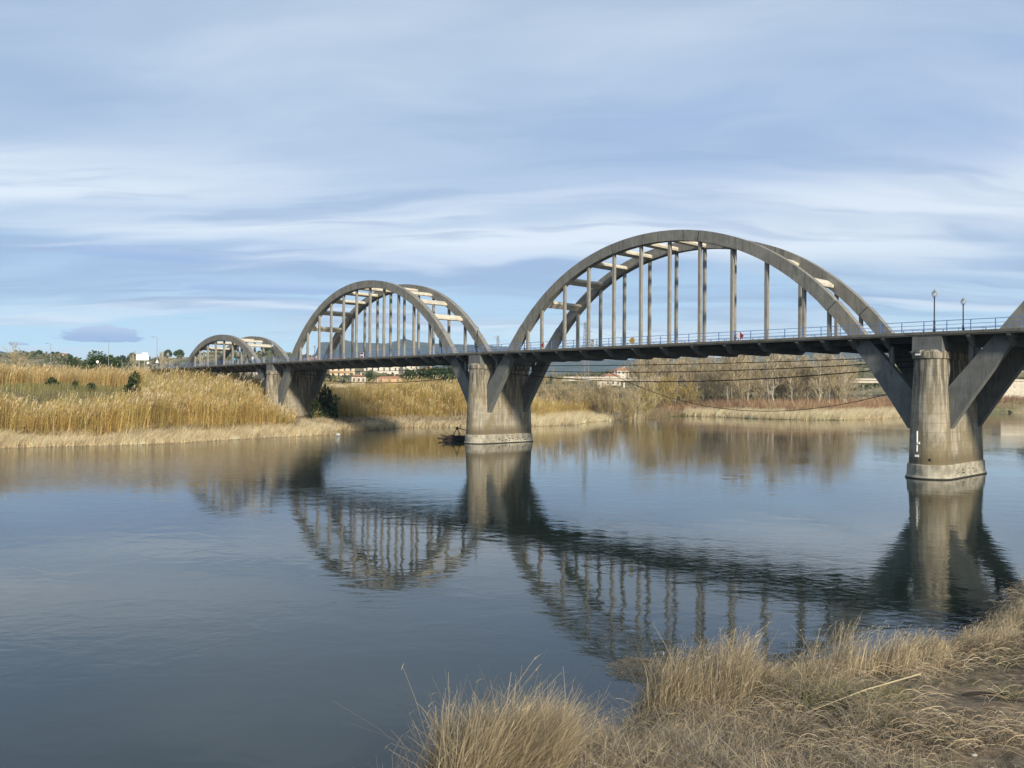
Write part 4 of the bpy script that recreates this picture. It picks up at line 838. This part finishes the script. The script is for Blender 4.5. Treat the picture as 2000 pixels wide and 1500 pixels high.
Y=218; x=at(1193,Y); hz_=max(gz(x,Y),.05); e=tag(empty('egret',(x,Y,hz_)),'small white egret standing at the edge of the far bank','bird')
bdy=MB(); bdy.tube([(-.28,0,.42),(-.15,0,.5),(0,0,.56),(.12,0,.62),(.17,0,.75),(.14,0,.88),(.2,0,.97),(.27,0,.97)],[.02,.08,.12,.07,.035,.03,.045,.02],8); bdy.build('body',M['white'],e,smooth=True)
lg=MB(); lg.tube([(0,.04,.5),(.02,.04,.25),(0,.04,0)],.012,4); lg.build('leg',M['black'],e); MB().tube([(0,-.04,.5),(.02,-.04,.25),(0,-.04,0)],.012,4).build('leg',M['black'],e); MB().tube([(.27,0,.97),(.42,0,.94)],[.015,.004],4).build('beak',M['yellow'],e)
def rock(name,x,y,z,s,mat,label,seed=0):
    rs=np.random.RandomState(seed); mb=MB(); pr=[]; rings=[]
    for i in range(7):
        t=i/6*math.pi; rings.append([(x+s[0]*math.sin(t)*math.cos(a)*(1+.22*rs.randn()*.7),y+s[1]*math.sin(t)*math.sin(a)*(1+.15*rs.randn()),z+s[2]*-math.cos(t)) for a in np.linspace(0,2*math.pi,11)[:-1]])
    mb.loft(rings); tag(mb.build(name,mat),label,'rock')
rock('rock',at(661,151.8),151.8,.1,(.4,.28,.16),M['white'],'small white rock at the tip of the left bank',3)
# ---------------------------------------------------------------- foreground bank
def near_pts(n,seed,d0,d1,px0=740,px1=2150,Y0=10,Y1=42):
    rs=np.random.RandomState(seed); out=[]; got=0
    while got<n:
        m_=n*3; Y=Y0+(Y1-Y0)*rs.rand(m_)**1.3; px=px0+(px1-px0)*rs.rand(m_); X=(px-1000)/F*Y; p=np.stack([X,Y],1); d=np.abs(sdist(p,NEAR)); k=(d>=d0)&(d<=d1)&inside(p,NEARP); p=p[k]; out.append(p); got+=len(p)
    p=np.concatenate(out)[:n]; return p,height(p),np.abs(sdist(p,NEAR))
STR=[(.46,.37,.22),(.39,.31,.19),(.30,.25,.17),(.55,.46,.31),(.22,.18,.12)]; GRY=[(.30,.27,.21),(.23,.205,.16),(.40,.36,.285),(.13,.11,.085),(.24,.19,.135)]
def pxof(p): return p[:,0]/p[:,1]*F+1000
# soil patch at right
def soil(p):
    px=pxof(p); g=fbm(p[:,0]/1.1,p[:,1]/1.1,33); return np.clip(ss(7.8,9.2,p[:,0])*ss(16.2,16.9,p[:,1])*ss(22.,20.8,p[:,1])+ss(6.8,7.8,p[:,0])*ss(15.6,14.8,p[:,1]),0,1)*(g>.30)
def fg(n,seed,d0,d1,hf,cols,lean,w,segs,label,name='dry_grass',sp=.18,dens=None,px0=740,px1=2150):
    p,z,d=near_pts(n,seed,d0,d1,px0,px1); k=rng_.rand(len(p))>soil(p)*1.05
    if dens is not None: k&=rng_.rand(len(p))<dens(p,d)
    p,z,d=p[k],z[k],d[k]; m_=len(p); h=hf(p,d)*(.55+.65*rng_.rand(m_)); P0=np.column_stack([p,z-.04]); sp_=sp*np.where(rng_.rand(m_)<.22,1.8,.8); ln=np.column_stack([lean[0]+sp_*rng_.randn(m_)+.5*(fbm(p[:,0]/.6,p[:,1]/.6,90)-.47),lean[1]+sp_*rng_.randn(m_)])*h[:,None]
    P1=P0+np.column_stack([ln*.15+.05*rng_.randn(m_,2)*h[:,None],h*.6]); P2=P0+np.column_stack([ln,h*(.85+.2*rng_.rand(m_))]); a=rng_.normal(0,.8,m_); fc=np.stack([np.cos(a),np.sin(a),np.zeros(m_)],1)
    P1+=np.where(rng_.rand(m_)<.3,.16,.0)[:,None]*rng_.randn(m_,3)*h[:,None]; tn=np.clip(tones(m_,cols,.18)*(1+1.2*(fbm(p[:,0]/.8+9,p[:,1]/.8,91)-.47))[:,None],.02,.8); parts=[ribbons(P0,P1,P2,w*(.5+1.1*rng_.rand(m_)**2),np.full(m_,w*.3),tn,segs,fc)]
    return p,z,d,P2,tn,parts,label,name
def fin(r): return mass(r[7],r[5],M['grass'],r[6],'grass')
def hfr(p,d):
    px=pxof(p); g=fbm(p[:,0]/1.3,p[:,1]/1.3,41); return (.45+.95*ss(.36,.62,g))*np.interp(px,[740,1000,1105,1180,1270,1650,1780,1850,2100],[1.1,2.3,.65,.6,1.05,1.05,.72,.45,.5])
dn1=lambda p,d: ss(.30,.55,fbm(p[:,0]/.9,p[:,1]/.9,44))*np.interp(pxof(p),[740,815,870,1070,1110,1180,1240,2150],[.02,.08,1,1,.18,.35,1,1])
r=fg(56000,51,.0,2.6,hfr,STR,(.20,0.),.013,4,'tall straw coloured grass standing along the near waterline',dens=dn1)
# seed heads and side leaves on tall grass
k=rng_.rand(len(r[3]))<.5; b_=r[3][k]; m_=len(b_); aa=np.column_stack([.10+.09*rng_.randn(m_),.06*rng_.randn(m_),-.02+.09*rng_.rand(m_)]); r[5].append(ribbons(b_-[.02,0,.05],b_+aa*.4+[0,0,.02],b_+aa,np.full(m_,.012),np.full(m_,.004),np.clip(r[4][k]*1.15,0,.9),2)); fin(r)
hf2=lambda p,d: 1.55*(.55+.9*fbm(p[:,0]/.7,p[:,1]/.7,141))
fin(fg(9500,58,.0,2.4,hf2,STR+[(.60,.50,.33)],(.24,0.),.013,4,'tall pale tuft of dry grass at the bottom of the picture left of the bank',sp=.24,px0=865,px1=1085))
low=lambda p,d: (1-.6*ss(7.2,8.4,p[:,0])*ss(14.8,15.4,p[:,1]))*(.14+.62*ss(.30,.65,fbm(p[:,0]/.7,p[:,1]/.7,47)))
ndn=lambda p,d: 1-.6*ss(.50,.58,fbm(p[:,0]/1.5,p[:,1]/1.5,48))
fin(fg(75000,52,.6,12,low,GRY+STR[:2],(.15,-.05),.011,3,'matted grey brown dry grass covering the near bank','dry_grass',.9,ndn))
gd=lambda p,d: ss(.46,.56,fbm(p[:,0]/1.5,p[:,1]/1.5,48))
fin(fg(80000,53,1.0,12,lambda p,d:.26+.2*rng_.rand(len(p)),[(.12,.14,.045),(.17,.18,.06),(.24,.22,.09)],(.05,0),.012,2,'patches of olive green grass among the dry growth of the near bank','green_grass',.5,gd))
# tangled bent stalks lying over each other
p,z,d=near_pts(16000,54,.4,12,1050,2150); k=rng_.rand(len(p))>soil(p)*.97; p,z=p[k],z[k]; n=len(p); a=rng_.rand(n)*6.28; l_=.35+.6*rng_.rand(n); hz2=.08+.32*rng_.rand(n)
P0=np.column_stack([p,z+hz2*.4]); dd=np.column_stack([np.cos(a)*l_,np.sin(a)*l_]); P1=P0+np.column_stack([dd*.5+.12*rng_.randn(n,2),hz2]); P2=P0+np.column_stack([dd,hz2*.3*rng_.randn(n)])
P3=P2+np.column_stack([.3*rng_.randn(n,2),-.15*rng_.rand(n)])
mass('tangled_stalks',[ribbons(P0,P1,P2,np.full(n,.013),np.full(n,.008),tones(n,[(.46,.38,.26),(.38,.30,.2),(.55,.47,.33),(.3,.23,.15)]),4,np.column_stack([np.zeros(n),np.zeros(n),np.ones(n)]))],M['grass'],'tangle of pale bent stalks lying on the near bank','stalks')
# a few loose things on the bank
def onb(px,Y,dz=0.): x=at(px,Y); return Vector((x,Y,gz(x,Y)+dz))
M['straw']=simple('straw',(.42,.35,.21),.7); M['rust']=simple('rusty_iron',(.24,.085,.035),.85); M['stone']=simple('pale_stone',(.46,.43,.38),.9,bump=.03)
a_,b_=onb(1578,17.4,.32),onb(1800,18.6,.52); tag(MB().tube([a_,a_.lerp(b_,.5)+Vector((0,0,.06)),b_],[.006,.014,.016],6).build('reed_stalk',M['straw']),'long pale reed stalk lying across the dry grass','stalk')
for i,(pa,pb,rr_,lb) in enumerate([((1885,18.9),(2060,18.2),.05,'dark dead branch lying on the bare soil at right'),((1880,18.5),(2010,17.8),.03,'thinner dark dead branch just below the other one')]):
    a_,b_=onb(*pa,.10),onb(*pb,.08); tag(branch([a_,a_.lerp(b_,.3)+Vector((0,0,.05)),a_.lerp(b_,.7)-Vector((0,0,.01)),b_],rr_).build('dead_branch',M['wood']),lb,'branch')
q=onb(1795,26.2,-.1); tag(MB().lathe([(.07,0),(.075,.3),(.06,.62),(.05,.66)],8).build('rusty_post',M['rust'],loc=q),'short rusty post standing at the near waterline','post')
q=onb(1985,12.25,.02); rock('stone_slab',q.x,q.y,q.z,(.55,.28,.13),M['stone'],'pale flat stone at the lower right corner',5)
q=onb(1905,14.9,.05); rock('pebble',q.x,q.y,q.z,(.05,.035,.02),M['stone'],'small white pebble on the soil above the flat stone',6)
# submerged weed mat by the waterline
p,z,d=near_pts(10,1,0,1)
cx_,cy_=at(1235,24.4),24.4; n=1600; a=rng_.rand(n)*6.28; q=np.sqrt(rng_.rand(n)); q=q*(.55+.75*fbm(np.cos(a)*2+5,np.sin(a)*2+5,150)); P0=np.column_stack([cx_+.35+q*np.cos(a)*1.0,cy_+q*np.sin(a)*1.3,.005+.02*rng_.rand(n)]); a2=rng_.rand(n)*6.28; dd=np.column_stack([np.cos(a2),np.sin(a2),np.zeros(n)])*.22
mass('weed_mat',[ribbons(P0,P0+dd*.5+[0,0,.02],P0+dd,np.full(n,.014),np.full(n,.01),tones(n,[(.26,.22,.14),(.34,.28,.18)]),2)],M['grass'],'flat mat of dead weed floating at the near waterline','weed')
# ---------------------------------------------------------------- haze
hm=MB(); hm.box(-5700,5700,-5700,5700,-4,420); hme=hm.mesh('haze'); hmt=bpy.data.materials.new('haze_air'); hmt.use_nodes=True; t=NT(hmt.node_tree); t.n.clear()
o_=t.new('ShaderNodeOutputMaterial'); pv_=t.new('ShaderNodeVolumePrincipled'); t.l.new(pv_.outputs[0],o_.inputs['Volume']); pv_.inputs['Color'].default_value=(.46,.70,1.,1); pv_.inputs['Density'].default_value=7e-5
tag(link('haze',hme,hmt),kind='stuff')
